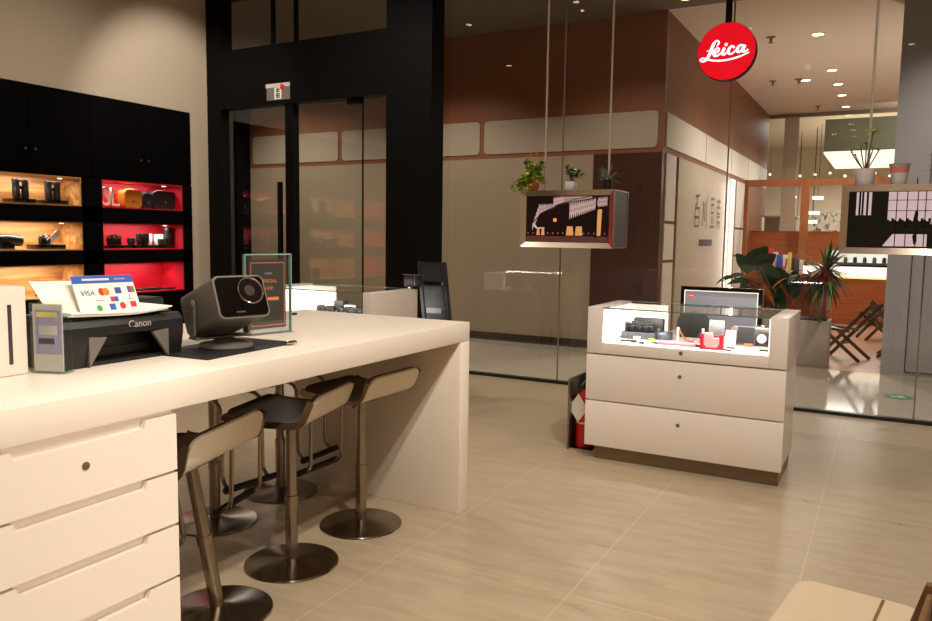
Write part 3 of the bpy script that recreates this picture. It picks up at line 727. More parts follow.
for q_ in ([(W*0.20, 0), (W*0.20, H*0.66), (W*0.34, H*0.62)], [(W*0.86, 0), (W*0.86, H*0.66), (W*0.72, H*0.62)]):
    MB().prism(q_, XZ, -0.001, 0.012).build('corner_facet', M['gunmetal'], t)
MB().mm((W*0.40, -0.002, H*0.76), (W*0.56, 0.0, H*0.79)).build('slot', M['rubber'], t)
text('maker_lettering', 'Canon', 0.034, M['silverink'], t, (W*0.61, -0.0015, H*0.84), UPRIGHT)
MB().mm((W*0.02, 0.05, H), (W*0.98, Dp*0.95, H+0.006), 0.002).build('lid', M['plastic2'], t)
# papers on the printer
def sheet(name, label, z, rz, sx, sy, m, off=(0, 0), cat='paper', group=None, th=0.004):
    b = MB(); n = 8; V = []
    for i in range(n+1):
        for j in (0, 1):
            u = i/n-0.5; V.append(Vector((u*sx, (j-0.5)*sy, 0.0015*math.sin(i*0.9)+0.03*u*u)))
    nv = len(V); V += [v+Vector((0, 0, th)) for v in V]
    Fs = []
    for i in range(n): Fs += [(2*i, 2*i+1, 2*i+3, 2*i+2), (nv+2*i, nv+2*i+2, nv+2*i+3, nv+2*i+1), (2*i, 2*i+2, nv+2*i+2, nv+2*i), (2*i+1, nv+2*i+1, nv+2*i+3, 2*i+3)]
    Fs += [(0, nv, nv+1, 1), (2*n, 2*n+1, nv+2*n+1, nv+2*n)]
    b._add(V, Fs); o = b.build(name, M[m]); o.location = (PX-0.15+off[0], pl.y+W*0.44+off[1], TZ+H+z); o.rotation_euler = (0, 0, PI/2+rz)
    return tag(o, label, cat, group)
sheet('paper_sheet', 'teal-edged sheet at the bottom of the papers on the printer', 0.0065, 0.10, 0.26, 0.20, 'teal', (0.0, -0.06), th=0.0015)
sheet('paper_sheet', 'grey sheet in the stack of papers on the printer', 0.0085, -0.04, 0.37, 0.21, 'paper2', (0.035, 0.02), th=0.005)
sheet('paper_sheet', 'topmost white sheet lying on the papers on the printer, curled', 0.0145, -0.07, 0.37, 0.21, 'paper', (0.03, 0.04), th=0.004)
# payment board leaning back on the papers
bx = PX-0.05
BL, BR, TL = at(83, 318, 0, bx), at(143, 313, 0, bx), at(70.5, 275, 0, bx-0.05)
w = (BR-BL).length; h = at(75, 275.5, 0, bx-0.05).z-BL.z
t = thing('payment_board', 'white board with blue header and card logos on the printer', 'sign', (bx, BL.y, BL.z-0.003), PI/2+0.0)
lean = -0.05; shx = (TL.y-BL.y)
def pb(u, v, k=0.0): return Vector((u*w+v*shx*0.9, v*0.055-k, v*h+u*(BR.z-BL.z)))
def pbox(x0, x1, y0, y1, m, name, k=0.001):
    b = MB(); b.quad([pb(x0, y0, k), pb(x1, y0, k), pb(x1, y1, k), pb(x0, y1, k)]); return b.build(name, M[m], t)
b = MB(); b._add([pb(0, 0), pb(1, 0), pb(1, 1), pb(0, 1), pb(0, 0, -0.004), pb(1, 0, -0.004), pb(1, 1, -0.004), pb(0, 1, -0.004)], [(0, 1, 2, 3), (7, 6, 5, 4), (0, 4, 5, 1), (1, 5, 6, 2), (2, 6, 7, 3), (3, 7, 4, 0)]); b.build('board', M['paper'], t)
pbox(0, 1, 0.82, 1, 'blue', 'header')
def ptext(s, u, v, size, m, k=0.002):
    q = pb(u, v, k); o = text('print', s, size, M[m], t, q, (PI/2+lean*2, 0, 0), ext=0.0); o.rotation_euler = (PI/2-0.22, -math.atan2(BR.z-BL.z, w)*1.0, 0); return o
def pdisc(u, v, r, m, name='logo', k=0.0015, sides=18):
    b = MB(); b.quad([pb(u+r*math.cos(2*PI*i/sides), v+r*(w/h)*math.sin(2*PI*i/sides), k) for i in range(sides)]); return b.build(name, M[m], t)
b = MB()
for i in range(13): b.quad([pb(0.16+i*0.034, 0.885, 0.002), pb(0.187+i*0.034, 0.885, 0.002), pb(0.187+i*0.034, 0.935, 0.002), pb(0.16+i*0.034, 0.935, 0.002)])
b.build('header_line', M['paper'], t)
b = MB(); b.quad([pb(0.68, 0.89, 0.002), pb(0.87, 0.89, 0.002), pb(0.87, 0.93, 0.002), pb(0.68, 0.93, 0.002)]); b.build('header_line', M['lilac'], t)
ptext('VISA', 0.19, 0.58, 0.026, 'navyink')
pdisc(0.42, 0.61, 0.055, 'redink'); pdisc(0.49, 0.61, 0.055, 'orange', k=0.002)
pbox(0.64, 0.75, 0.55, 0.70, 'navyink', 'logo'); pbox(0.86, 0.90, 0.56, 0.72, 'blue', 'logo'); pbox(0.90, 0.94, 0.56, 0.72, 'redink', 'logo'); pbox(0.94, 0.98, 0.56, 0.72, 'green', 'logo')
pbox(0.53, 0.59, 0.36, 0.48, 'redink', 'logo'); pbox(0.59, 0.66, 0.36, 0.48, 'blue', 'logo'); pbox(0.28, 0.44, 0.40, 0.415, 'redink', 'logo'); pbox(0.82, 0.90, 0.40, 0.415, 'redink', 'logo'); pbox(0.855, 0.87, 0.44, 0.52, 'blue', 'logo')
pdisc(0.31, 0.22, 0.045, 'green'); pbox(0.48, 0.58, 0.16, 0.31, 'blue', 'logo'); pdisc(0.70, 0.25, 0.05, 'redink'); pbox(0.84, 0.94, 0.2, 0.34, 'redink', 'logo')
b = MB()
for i in range(9): b.quad([pb(0.33+i*0.045, 0.06, 0.002), pb(0.36+i*0.045, 0.06, 0.002), pb(0.36+i*0.045, 0.10, 0.002), pb(0.33+i*0.045, 0.10, 0.002)])
b.build('small_print', M['ink'], t)
# blank sheet leaning left of the board
q = [at(66, 318, 0, bx-0.02), at(86, 317, 0, bx-0.02), at(74, 281, 0, bx-0.09), at(28.5, 281.5, 0, bx-0.09)]
q[0] = at(52, 318, 0, bx-0.02)
base = q[0].copy(); b = MB(); b._add([v-base for v in q]+[v-base+Vector((-0.003, 0, 0)) for v in q], [(0, 1, 2, 3), (7, 6, 5, 4), (0, 4, 5, 1), (1, 5, 6, 2), (2, 6, 7, 3), (3, 7, 4, 0)])
o = b.build('loose_sheet', M['paper']); o.location = base; tag(o, 'blank white sheet leaning beside the payment board on the printer', 'paper')

# projector on a black mat
mA, mB_ = Vector((-2.06, 1.845, TZ)), Vector((-2.08, 2.36, TZ))
t = MB().mm((-0.30, 0, 0), (0.0, 0.50, 0.004), 0.0015).build('counter_mat', M['rubber']); t.location = (-2.035, 1.855, TZ); t.rotation_euler = (0, 0, 0.07)
tag(t, 'thin black mat under the projector', 'mat')
t = thing('projector', 'grey cube projector tilted up on its stand, glossy black lens face', 'projector', (-2.205, 2.10, TZ+0.0045), PI/2-0.22); t.scale = (1.24, 1.24, 1.22)
pitch = Matrix.Rotation(math.radians(-21), 3, 'X')     # front (local -y) tips upward
pc = Vector((0, 0.0, 0.128)); PWd, PHt, PDp = 0.172, 0.134, 0.20
def prj(a_, b_, d_): return pc+pitch @ Vector((a_, d_, b_))
b = MB(); b.prism(rrect(PWd, PHt, 0.02), lambda a_, b_, t_: prj(a_, b_, t_), -PDp*0.5, PDp*0.5); b.build('housing', M['gunmetal'], t)
f = MB().prism(rrect(PWd-0.012, PHt-0.012, 0.015), lambda a_, b_, t_: prj(a_, b_, t_), -PDp*0.5-0.003, -PDp*0.5).build('front_glass', M['pianob'], t)
lc = (0.032, 0.017)
yl = -PDp*0.5-0.003
ring = lambda r, n=36: [(lc[0]+r*math.cos(2*PI*i/n), lc[1]+r*math.sin(2*PI*i/n)) for i in range(n)]
MB().tube([prj(a_, b_, yl-0.001) for a_, b_ in ring(0.041)], 0.0026, 8, True).build('lens_ring', M['chrome'], f)
MB().prism(ring(0.039), lambda a_, b_, t_: prj(a_, b_, t_), yl-0.0012, yl).build('lens', M['lens'], f)
MB().prism([(x-0.004, y) for x, y in ring(0.017)], lambda a_, b_, t_: prj(a_, b_, t_), yl-0.0022, yl-0.0014).build('lens_core', M['leather'], f)
b = MB(); b.mm((-0.001, -0.001, 0), (0, 0, 0.001)); b.bm.clear(); b.quad([prj(-0.03, -0.046, -PDp*0.5-0.0035), prj(0.0, -0.046, -PDp*0.5-0.0035), prj(0.0, -0.051, -PDp*0.5-0.0035), prj(-0.03, -0.051, -PDp*0.5-0.0035)]); b.build('maker_mark', M['card'], f)
arm = smoothpath([(0, 0, 0), (0, 0, 0.02), (0, 0.0, 0.07), (0, 0, 0.15)], 3)
for s in (-1, 1):
    b = MB(); b.prism(rrect(0.028, 0.118, 0.0135, cy=0.079), lambda a_, b_, t_: Vector((t_, a_+0.03, b_+0.012)), s*(PWd/2+0.003), s*(PWd/2+0.010)); b.cyl((s*(PWd/2+0.010), 0.03, 0.135), (s*(PWd/2+0.013), 0.03, 0.135), 0.011); b.build('stand_arm', M['gunmetal'], t)
b = MB(); b.box((0, 0.03, 0.03), (PWd+0.014, 0.05, 0.007), 0.002); b.build('stand_bridge', M['gunmetal'], t)
MB().lathe([(0, 0.0), (0.078, 0.0), (0.08, 0.004), (0.078, 0.014), (0.05, 0.018), (0.03, 0.027), (0, 0.027)], c=(0, -0.005, 0), n=40).build('base_disc', M['gunmetal'], t)
o = MB().box((0, 0, 0.006), (0.018, 0.055, 0.012), 0.005).build('metal_clip', M['chrome']); p = at(291, 343.5, 2, TZ+0.006); o.location = (p.x, p.y, TZ+0.0045); tag(o, 'small chrome clip lying at the corner of the black mat', 'clip')
o = MB().box((0, 0, 0.006), (0.02, 0.035, 0.012), 0.004).build('black_plug', M['rubber']); p = at(294, 315, 2, TZ); o.location = (p.x, p.y, TZ); tag(o, 'small black plug on the counter right behind the acrylic sign', 'plug')
# black object behind the projector (edge of a low device)
p = at(160, 297, 0, -2.62); o = thing('card_terminal', 'low black device on the counter between printer and projector', 'device', (-2.60, 1.99, TZ), PI/2)
zt = at(165, 297, 0, -2.60).z-TZ
MB().mm((-0.10, 0, 0), (0.16, 0.12, zt-0.01), 0.01).build('casing', M['plastic'], o); MB().prism(rrect(0.24, 0.03, 0.012, cx=0.03, cy=zt-0.012), XZ, -0.004, 0.11).build('lid', M['plastic2'], o)

# acrylic sign
a, c = at(253, 335.5, 2, TZ), at(292, 331.5, 2, TZ); a = c+(a-c)*1.18
ang = math.atan2(c.y-a.y, c.x-a.x); w = (c-a).length; hh = at(287, 253.5, 1, c.y).z-TZ
t = thing('acrylic_sign', 'clear acrylic stand with a dark printed card behind the projector', 'sign', a, ang)
MB().mm((0, 0, 0.004), (w, 0.004, hh)).build('front_plate', M['acrylic'], t)
MB().mm((0, 0.012, 0.004), (w, 0.016, hh)).build('back_plate', M['acrylic'], t)
MB().mm((0, -0.02, 0), (w, 0.05, 0.004)).build('foot', M['acrylic'], t)
b = MB(); b.mm((0, -0.001, hh-0.005), (w, 0.017, hh)); b.build('top_edge', M['acrylic_edge'], t)
b = MB(); b.mm((0, -0.001, 0.004), (0.004, 0.017, hh)); b.build('side_edge', M['acrylic_edge'], t)
b = MB(); b.mm((w-0.004, -0.001, 0.004), (w, 0.017, hh)); b.build('side_edge', M['acrylic_edge'], t)
cd = MB().mm((w*0.10, 0.005, hh*0.07), (w*0.88, 0.011, hh*0.93)).build('card', M['card'], t)
b = MB(); fy = 0.0035
for x0, x1, z0, z1 in ((.13, .85, .885, .893), (.13, .85, .105, .113), (.13, .14, .105, .893), (.84, .85, .105, .893)): b.mm((w*x0, fy, hh*z0), (w*x1, fy+0.001, hh*z1))
b.build('border_line', M['copper'], cd)
text('print', 'Leica', hh*0.05, M['silverink'], cd, (w*0.50, fy, hh*0.76), UPRIGHT)
text('print', 'OFFICIAL', hh*0.062, M['copper'], cd, (w*0.50, fy, hh*0.66), UPRIGHT)
text('print', 'SHOP', hh*0.055, M['copper'], cd, (w*0.50, fy, hh*0.57), UPRIGHT)
MB().mm((w*0.48, fy, hh*0.42), (w*0.72, fy+0.001, hh*0.46)).build('print_line', M['copper'], cd)
MB().mm((w*0.12, -0.0015, hh*0.02), (w*0.9, -0.0005, hh*0.06)).build('foot_line', M['silverink'], t)

# ================================================================== INSIDE THE DISPLAY CASES
IZ = 0.7645
def on(px, py, z=IZ):
    p = at(px, py, 2, z); ym = 5.10 if px > 500 else 5.14
    if p.y > ym: p = at(px, py, 1, ym)
    return Vector((p.x, p.y, z))
def back(px, y, z=IZ): p = at(px, 330, 1, y); return Vector((p.x, y, z))
def cin(p): return p
RZ = 0.045
q = back(640, 5.02); o = MB().box((0, 0, RZ/2), (0.225, 0.10, RZ), 0.003).build('camera_riser', M['boxside']); o.location = q; tag(o, 'low grey riser under the row of black cameras in the case', 'riser')
for i, (px, lb) in enumerate(((629, 'first of the row of black cameras, nearest the lit end of the case'), (635.5, 'second camera from the lit end in the row inside the glass case'), (642, 'third camera from the lit end in the row inside the glass case'), (649, 'fourth camera from the lit end in the row inside the glass case'))):
    camera_body('compact_camera', lb, back(px, 5.02, IZ+RZ+0.0005), 0.25, 0.055, 0.055+0.008*(i % 2), 0.035, 'plastic', 0.016, 0.022, 'black cameras in a row in the glass case')
o = MB().box((0, 0, 0.065), (0.2, 0.05, 0.13), 0.004).build('black_box', M['plastic2']); o.location = back(649, 5.13); tag(o, 'long black box standing behind the row of cameras in the case', 'box')
def small(name, px, py, dims, m, label, cat, bev=0.003, rot=0, group=None):
    o = MB().box((0, 0, dims[2]/2), dims, bev).build(name, M[m]); o.location = on(px, py); o.rotation_euler = (0, 0, rot); return tag(o, label, cat, group)
ZC = 0.0
def disc(name, px, py, r, h, m, label, cat, group=None):
    o = MB().lathe([(0, 0), (r*0.95, 0), (r, h*0.2), (r, h*0.8), (r*0.9, h), (0, h)], n=20).build(name, M[m]); o.location = on(px, py); return tag(o, label, cat, group)
G = 'small goods laid out in the glass case'
disc('lens_cap', 634, 342, 0.018, 0.012, 'plastic', 'small black round cap near the lit end of the case', 'cap')
disc('lens_cap', 641.5, 343.5, 0.018, 0.01, 'plastic', 'small black round cap below the green badges in the case', 'cap')
small('key_ring', 626, 341, (0.07, 0.03, 0.008), 'plastic2', 'dark strap piece lying nearest the lit end of the case', 'strap', rot=0.3)
disc('round_badge', 644, 338.5, 0.026, 0.016, 'leafy', 'yellow-green round badge left of the other green one in the case', 'badge')
disc('round_badge', 652, 341, 0.024, 0.014, 'leafy', 'yellow-green round badge nearer the pink tray in the case', 'badge')
disc('round_badge', 637, 339, 0.026, 0.02, 'paper', 'white round badge left of the green badges in the case', 'badge')
disc('round_badge', 648.5, 337, 0.026, 0.024, 'paper', 'white round badge behind the green badges in the case', 'badge')
small('key_ring', 655, 343.5, (0.05, 0.02, 0.008), 'plastic', 'little dark tag beside the pink tray in the case', 'tag')
small('pink_tray', 677, 345, (0.235, 0.07, 0.018), 'pinkp', 'flat pink box lying at the front of the case', 'box')
disc('grey_pouch', 663, 339, 0.062, 0.05, 'boxside', 'round dark grey pouch behind the pink box in the case', 'pouch')
disc('silver_tube', 658.5, 332, 0.013, 0.065, 'steel_soft', 'small silver tube standing behind the grey pouch', 'tube')
# strap bowl: orange-lined curved band
q = on(690, 343); t = thing('camera_strap', 'curved grey camera strap with an orange inside in the case', 'strap', q, 0.1)
b = MB(); pts = [Vector((-0.075, 0.095)), Vector((-0.06, 0.06)), Vector((-0.03, 0.02)), Vector((0.01, 0.012)), Vector((0.04, 0.03)), Vector((0.06, 0.075)), Vector((0.075, 0.095))]
sp = smoothpath([(p.x, 0, p.y) for p in pts], 4)
V = []; Fs = []
for i, p in enumerate(sp): V += [p+Vector((0, -0.03, 0)), p+Vector((0, 0.03, 0))]
for i in range(len(sp)-1): Fs.append((2*i, 2*i+1, 2*i+3, 2*i+2))
b._add([v+Vector((0, 0, 0.004)) for v in V], Fs); b.build('lining', M['orangel'], t)
b = MB(); b._add(V, Fs); b.build('band', M['boxside'], t)
for s in (-1, 1): MB().cyl((s*0.077, 0, 0), (s*0.077, 0, 0.098), 0.008).build('post', M['paper'], t)
small('lens_cap', 696, 346.5, (0.045, 0.03, 0.012), 'plastic', 'small black clip in front of the curved strap', 'clip')
# crimson box with pink band
q = on(711.5, 349); t = thing('gift_box', 'crimson open box with a pale pink band at the front of the case', 'box', q, 0.05)
b = MB(); b.mm((-0.068, -0.02, 0), (0.068, 0.03, 0.012)); b.mm((-0.068, -0.02, 0), (-0.05, 0.03, 0.09)); b.mm((0.05, -0.02, 0), (0.068, 0.03, 0.09)); b.mm((-0.068, 0.022, 0), (0.068, 0.03, 0.08)); b.build('tray', M['crimson'], t)
b = MB(); b.prism([(-0.042, 0.1), (-0.046, 0.03), (-0.03, 0.012), (0.03, 0.012), (0.046, 0.03), (0.046, 0.07), (0.01, 0.07), (0.0, 0.1)], XZ, -0.022, 0.0); b.build('band', M['pinksoft'], t)
small('pink_card', 723.5, 346, (0.03, 0.02, 0.06), 'pinksoft', 'small pink packet right of the crimson box', 'packet')
disc('white_tube', 728, 346, 0.018, 0.10, 'paper', 'left of two white tubes standing behind the black tags', 'tube')
disc('white_tube', 733, 345, 0.018, 0.095, 'paper', 'right of two white tubes standing behind the black tags', 'tube')
small('orange_pouch', 718, 338, (0.05, 0.03, 0.09), 'orangel', 'orange leather pouch standing behind the crimson box', 'pouch')
small('grey_carton', 717, 334, (0.1, 0.03, 0.15), 'greyplate', 'tall grey carton at the back of the case behind the orange pouch', 'carton')
t = thing('small_screen', 'dark square screen standing at the right of the case', 'screen', on(746, 344), 0.0)
MB().mm((-0.08, -0.012, 0), (0.08, 0.012, 0.125), 0.006).build('frame', M['boxside'], t); MB().mm((-0.05, -0.0135, 0.015), (0.05, -0.012, 0.115)).build('panel', M['plastic2'], t); MB().mm((-0.092, -0.012, 0.0), (-0.08, 0.02, 0.11), 0.003).build('leather_edge', M['orangel'], t)
t = camera_body('silver_camera', 'upright dark camera with a white ring at the right end of the case', on(762, 345), 0.0, 0.085, 0.12, 0.03, 'steel_soft', 0.022, 0.01)
MB().lathe([(0.018, 0), (0.028, 0), (0.028, 0.006), (0.018, 0.006)], c=(0, -0.028, 0.05), R=Matrix.Rotation(PI/2, 3, 'X'), n=24).build('ring', M['paper'], t)
small('white_card', 747, 350, (0.14, 0.07, 0.006), 'paper2', 'pale card lying at the right front of the case', 'card', 0.001, 0.1)
small('orange_tag', 748.5, 346.2, (0.05, 0.03, 0.016), 'orangel', 'small orange tag just behind the pale card', 'tag')
for i, (px, py, lb) in enumerate(((727, 350.5, 'black tag at the front edge of the case, left of the pale card'), (731, 348.3, 'black tag lying just behind the front black tag'), (764, 351, 'small black tag at the right end of the case front'))):
    small('black_tag', px, py, (0.05, 0.022, 0.007), 'plastic', lb, 'tag', 0.001)
# case behind the counter
for px, py, lb in ((322, 309, 'leftmost camera in the case behind the counter'), (331, 306, 'second camera from the left in the case behind the counter'), (341, 309, 'middle camera in the case behind the counter'), (349, 307, 'fourth camera from the left in the case behind the counter'), (357, 310, 'rightmost camera in the case behind the counter')):
    camera_body('compact_camera', lb, back(px, 5.03), random.uniform(-0.3, 0.3), 0.10, 0.065, 0.04, random.choice(('plastic', 'steel_soft')), 0.018, 0.025, 'cameras in the case behind the counter')
small('black_box', 341, 302, (0.1, 0.07, 0.11), 'plastic2', 'upright black box at the back of the case behind the counter', 'box')
small('white_box', 350, 303, (0.08, 0.06, 0.075), 'paper', 'white box beside the black box in the case behind the counter', 'box')

# ================================================================== HANGING SCREENS, SIGN
def hanging(label, x0, pic):
    w, d, h = 0.875, 0.38, 0.505
    t = thing('hanging_display', label, 'display', (x0, 6.4, 1.34))
    fo, fi, fb = 0.0, 0.052, 0.02
    b = MB()
    o = [(0, 0), (w, 0), (w, h), (0, h)]; i_ = [(fi, fi), (w-fi, fi), (w-fi, h-fi), (fi, h-fi)]
    V = [XZ(a, c, 0) for a, c in o]+[XZ(a, c, -0.022) for a, c in o]+[XZ(a, c, 0.010) for a, c in i_]+[XZ(a, c, 0.012) for a, c in i_]
    Fs = []
    for k in range(4):
        n = (k+1) % 4; Fs += [(k, n, 4+n, 4+k), (4+k, 4+n, 8+n, 8+k), (8+k, 8+n, 12+n, 12+k)]
    b._add(V, Fs); b.build('frame', M['framesteel'], t, angle=10)
    b = MB(); b.mm((0.004, 0.016, 0.004), (w-0.004, d, h-0.004)); b.build('casing', M['boxside'], t)
    b = MB(); e = 0.012
    for yy in (0, d):
        b.mm((w-e, yy-0.004, 0), (w+0.002, yy+e-0.004, h)); b.mm((-0.002, yy-0.004, 0), (e, yy+e-0.004, h))
    for zz_ in (0, h-e): b.mm((w-e, 0, zz_), (w+0.002, d, zz_+e)); b.mm((-0.002, 0, zz_), (e, d, zz_+e)); b.mm((0, d-e, zz_), (w, d+0.004, zz_+e))
    b.mm((0, 0, h-0.004), (w, d, h+0.001)); b.build('edge_trim', M['framesteel'], t)
    pw, ph = w-2*fi, h-2*fi
    S = MB().mm((fi-0.004, 0.006, fi-0.004), (w-fi+0.004, 0.015, h-fi+0.004)).build('screen', M['screen_dark' if pic == 1 else 'pic_black'], t)
    fn = lambda u, v, k: Vector((fi+u*pw, 0.0055-k, h-fi-v*ph))
    if pic == 1:
        b = MB().use(M['pic_light'])
        # far truss
        def truss(A, B, n, thk=0.006):
            (ax, at_, ab), (bx_, bt, bb) = A, B
            for i in range(n+1):
                t_ = i/n; x = ax+(bx_-ax)*t_; yt = at_+(bt-at_)*t_; yb = ab+(bb-ab)*t_
                b.ribbon([(x, yt), (x, yb)], thk*0.8, lambda a_, c_, k: fn(a_, c_, 0.0005))
                if i < n:
                    x2 = ax+(bx_-ax)*(i+1)/n; y2t = at_+(bt-at_)*(i+1)/n; y2b = ab+(bb-ab)*(i+1)/n
                    b.ribbon([(x, yb), (x2, y2t)], thk*0.9, lambda a_, c_, k: fn(a_, c_, 0.0005)); b.ribbon([(x, yt), (x2, y2b)], thk*0.9, lambda a_, c_, k: fn(a_, c_, 0.0005))
        truss((0.08, 0.60, 0.74), (0.16, 0.17, 0.42), 5, 0.006); truss((0.16, 0.17, 0.40), (0.36, 0.16, 0.24), 9, 0.006)
        truss((0.34, 0.02, 0.22), (0.46, 0.0, 0.16), 6, 0.007); truss((0.46, 0.0, 0.16), (0.80, 0.0, 0.05), 12, 0.006)
        truss((0.54, 0.14, 0.50), (0.84, 0.06, 0.30), 13, 0.007); truss((0.84, 0.04, 0.26), (0.98, 0.02, 0.22), 6, 0.006)
        b.ribbon([(0.10, 0.62), (0.13, 0.70), (0.23, 0.70)], 0.03, lambda a_, c_, k: fn(a_, c_, 0.0003))
        b.build('picture_bridge', M['pic_light'], S)
        b = MB()
        for x0_, x1_ in ((.13, .175), (.19, .235), (.50, .59), (.61, .70)):
            t0 = 0.66 if x0_ > 0.4 else 0.70
            b.quad([fn(x0_+0.01, t0, 0.0006), fn(x1_-0.01, t0, 0.0006), fn(x1_, 0.86, 0.0006), fn(x0_, 0.86, 0.0006)])
        b.quad([fn(0.875, 0.29, 0.0006), fn(0.925, 0.29, 0.0006), fn(0.915, 0.86, 0.0006), fn(0.86, 0.86, 0.0006)])
        for i in range(16): x = 0.02+i*0.0625; b.quad([fn(x, 0.80, 0.0004), fn(x+0.01, 0.80, 0.0004), fn(x+0.01, 0.82, 0.0004), fn(x, 0.82, 0.0004)])
        b.build('picture_piers', M['pic_gold'], S)
        b = MB(); b.quad([fn(0.36+0.022*math.cos(i), 0.52+0.042*math.sin(i), 0.0006) for i in [k*PI/6 for k in range(12)]]); b.build('picture_moon', M['pic_orange'], S)
        b = MB(); b.quad([fn(0, 0.88, 0.0002), fn(1, 0.88, 0.0002), fn(1, 1, 0.0002), fn(0, 1, 0.0002)]); b.build('picture_water', M['pic_brown'], S)
        b = MB(); b.ribbon([(0.06, 0.62), (0.2, 0.36), (0.4, 0.18), (0.62, 0.06), (0.8, 0.0)], 0.016, lambda a_, c_, k: fn(a_, c_, 0.0008)); b.ribbon([(0.54, 0.56), (0.7, 0.46), (0.86, 0.34)], 0.018, lambda a_, c_, k: fn(a_, c_, 0.0008)); b.ribbon([(0.86, 0.0), (0.86, 0.92)], 0.02, lambda a_, c_, k: fn(a_, c_, 0.0007)); b.build('picture_shadow', M['pic_black'], S)
    else:
        K = 1/0.875*0.875
        b = MB(); q_ = lambda x0_, y0_, x1_, y1_, k=0.0004: b.quad([fn(x0_, y0_, k), fn(x1_, y0_, k), fn(x1_, y1_, k), fn(x0_, y1_, k)])
        q_(0.33, 0.0, 0.69, 0.58); q_(0.06, 0.0, 0.19, 0.42); b.quad([fn(0.38, 0.76, 0.0004), fn(0.66, 0.76, 0.0004), fn(0.66, 0.98, 0.0004), fn(0.30, 0.98, 0.0004)])
        b.build('picture_light', M['pic_lilac'], S)
        b = MB()
        for x in (0.40, 0.485, 0.57, 0.635): b.ribbon([(x, 0), (x, 1)], 0.008, lambda a_, c_, k: fn(a_, c_, 0.0007))
        for x in (0.09, 0.115, 0.155): b.ribbon([(x, 0), (x, 0.5)], 0.018, lambda a_, c_, k: fn(a_, c_, 0.0007))
        for y in (0.15, 0.34): b.ribbon([(0.3, y), (0.7, y)], 0.012, lambda a_, c_, k: fn(a_, c_, 0.0007))
        b.ribbon([(0.3, 0.62), (0.7, 0.62)], 0.06, lambda a_, c_, k: fn(a_, c_, 0.0007))
        for i in range(18): x = 0.33+i*0.02; b.ribbon([(x, 0.58), (x+0.005, 0.50+0.03*math.sin(i*2.1))], 0.022, lambda a_, c_, k: fn(a_, c_, 0.00075))
        b.build('picture_frames', M['pic_black'], S)
        b = MB()
        for f_, y0_ in ((1, 0.0), (-1, 1.24)):
            g = lambda a_, c_, k: fn(a_, (c_ if f_ == 1 else 1.28-c_), 0.0009)
            b.prism([(0.565+0.014*math.cos(i), 0.365+0.024*math.sin(i)) for i in [k*PI/5 for k in range(10)]], g, 0, 0.0001)
            b.ribbon([(0.565, 0.385), (0.562, 0.5)], 0.032, g); b.ribbon([(0.56, 0.49), (0.548, 0.62)], 0.016, g); b.ribbon([(0.566, 0.49), (0.58, 0.62)], 0.016, g); b.ribbon([(0.553, 0.41), (0.545, 0.5)], 0.009, g)
        b.build('picture_walker', M['pic_black'], S)
    for x in (0.155, w-0.115 if pic == 1 else w-0.2):
        MB().cyl((x, 0.17, h), (x, 0.17, CZ-1.34), 0.0095, n=12).build('rod', M['rodpaint'], t)
    return t
HX = -2.965
hd1 = hanging('hanging steel-framed screen showing a lit bridge at night', HX, 1)
hd2 = hanging('hanging steel-framed screen showing a dark interior with a walking silhouette', -0.338, 2)

sg = thing('brand_sign', 'round red illuminated shop sign hanging from a black pole', 'sign', (-1.24, 6.5, 2.928))
R = 0.222
b = MB(); Rx = Matrix.Rotation(PI/2, 3, 'X')
b.lathe([(0, 0), (R, 0), (R, 0.004), (0, 0.004)], c=(0, 0.0, 0), R=Rx, n=64); b.build('face', M['sign_red'], sg)
MB().lathe([(0, 0), (R+0.004, 0), (R+0.004, -0.075), (0, -0.075)], c=(0, 0.002, 0), R=Rx, n=64).build('drum', M['black'], sg)
MB().lathe([(0, 0), (R-0.01, 0), (R-0.01, 0.004), (0, 0.004)], c=(0, 0.083, 0), R=Rx, n=64).build('rear_face', M['sign_red'], sg)
MB().cyl((0.0, 0.04, R-0.01), (0.0, 0.04, CZ-2.928), 0.026, n=16).build('pole', M['black'], sg)
def lg(pts, ws): 
    P = []
    for X, Y in pts:
        u = (X-318)/162*R; P.append((u, -(Y-290)/162*R-0.085*u, 0))
    S_ = smoothpath(P, 6); n = len(S_); w_ = []
    for i in range(n):
        f = i/(n-1)*(len(ws)-1); k = min(int(f), len(ws)-2); w_.append((ws[k]+(ws[k+1]-ws[k])*(f-k))/162*R)
    b = MB(); b.ribbon([(p.x, p.y) for p in S_], w_, lambda a_, c_, t_: Vector((a_, -0.0055-t_, c_)), 0); return b
logo = [([(242, 262), (250, 240), (262, 230), (274, 237), (272, 250), (262, 262)], [11, 10, 9, 10, 8, 4]),
        ([(208, 289), (222, 285), (236, 285)], [4, 6, 7]),
        ([(249, 240), (239, 264), (228, 298), (212, 330), (194, 346), (178, 346), (172, 338), (184, 330), (204, 332), (236, 341), (290, 343), (350, 334), (405, 316), (447, 296)], [14, 18, 18, 14, 8, 8, 8, 9, 10, 10, 9, 5]),
        ([(249, 303), (270, 292), (278, 278), (268, 272), (254, 284), (248, 302), (256, 315), (274, 312), (293, 296)], [9, 9, 9, 10, 15, 16, 11, 8]),
        ([(308, 270), (300, 292), (300, 306), (310, 308), (328, 292)], [17, 17, 15, 10, 8]),
        ([(363, 272), (354, 262), (340, 268), (330, 290), (336, 305), (352, 303), (372, 286)], [13, 9, 13, 17, 12, 9, 8]),
        ([(416, 262), (402, 256), (388, 264), (379, 284), (385, 296), (398, 292), (412, 268)], [10, 9, 14, 17, 11, 9, 10]),
        ([(421, 256), (413, 278), (414, 292), (424, 293), (440, 280)], [17, 17, 14, 9, 7])]
for pts, ws in logo: lg(pts, ws).build('lettering', M['sign_white'], sg)
u, v = (316-318)/162*R, -(252-290)/162*R
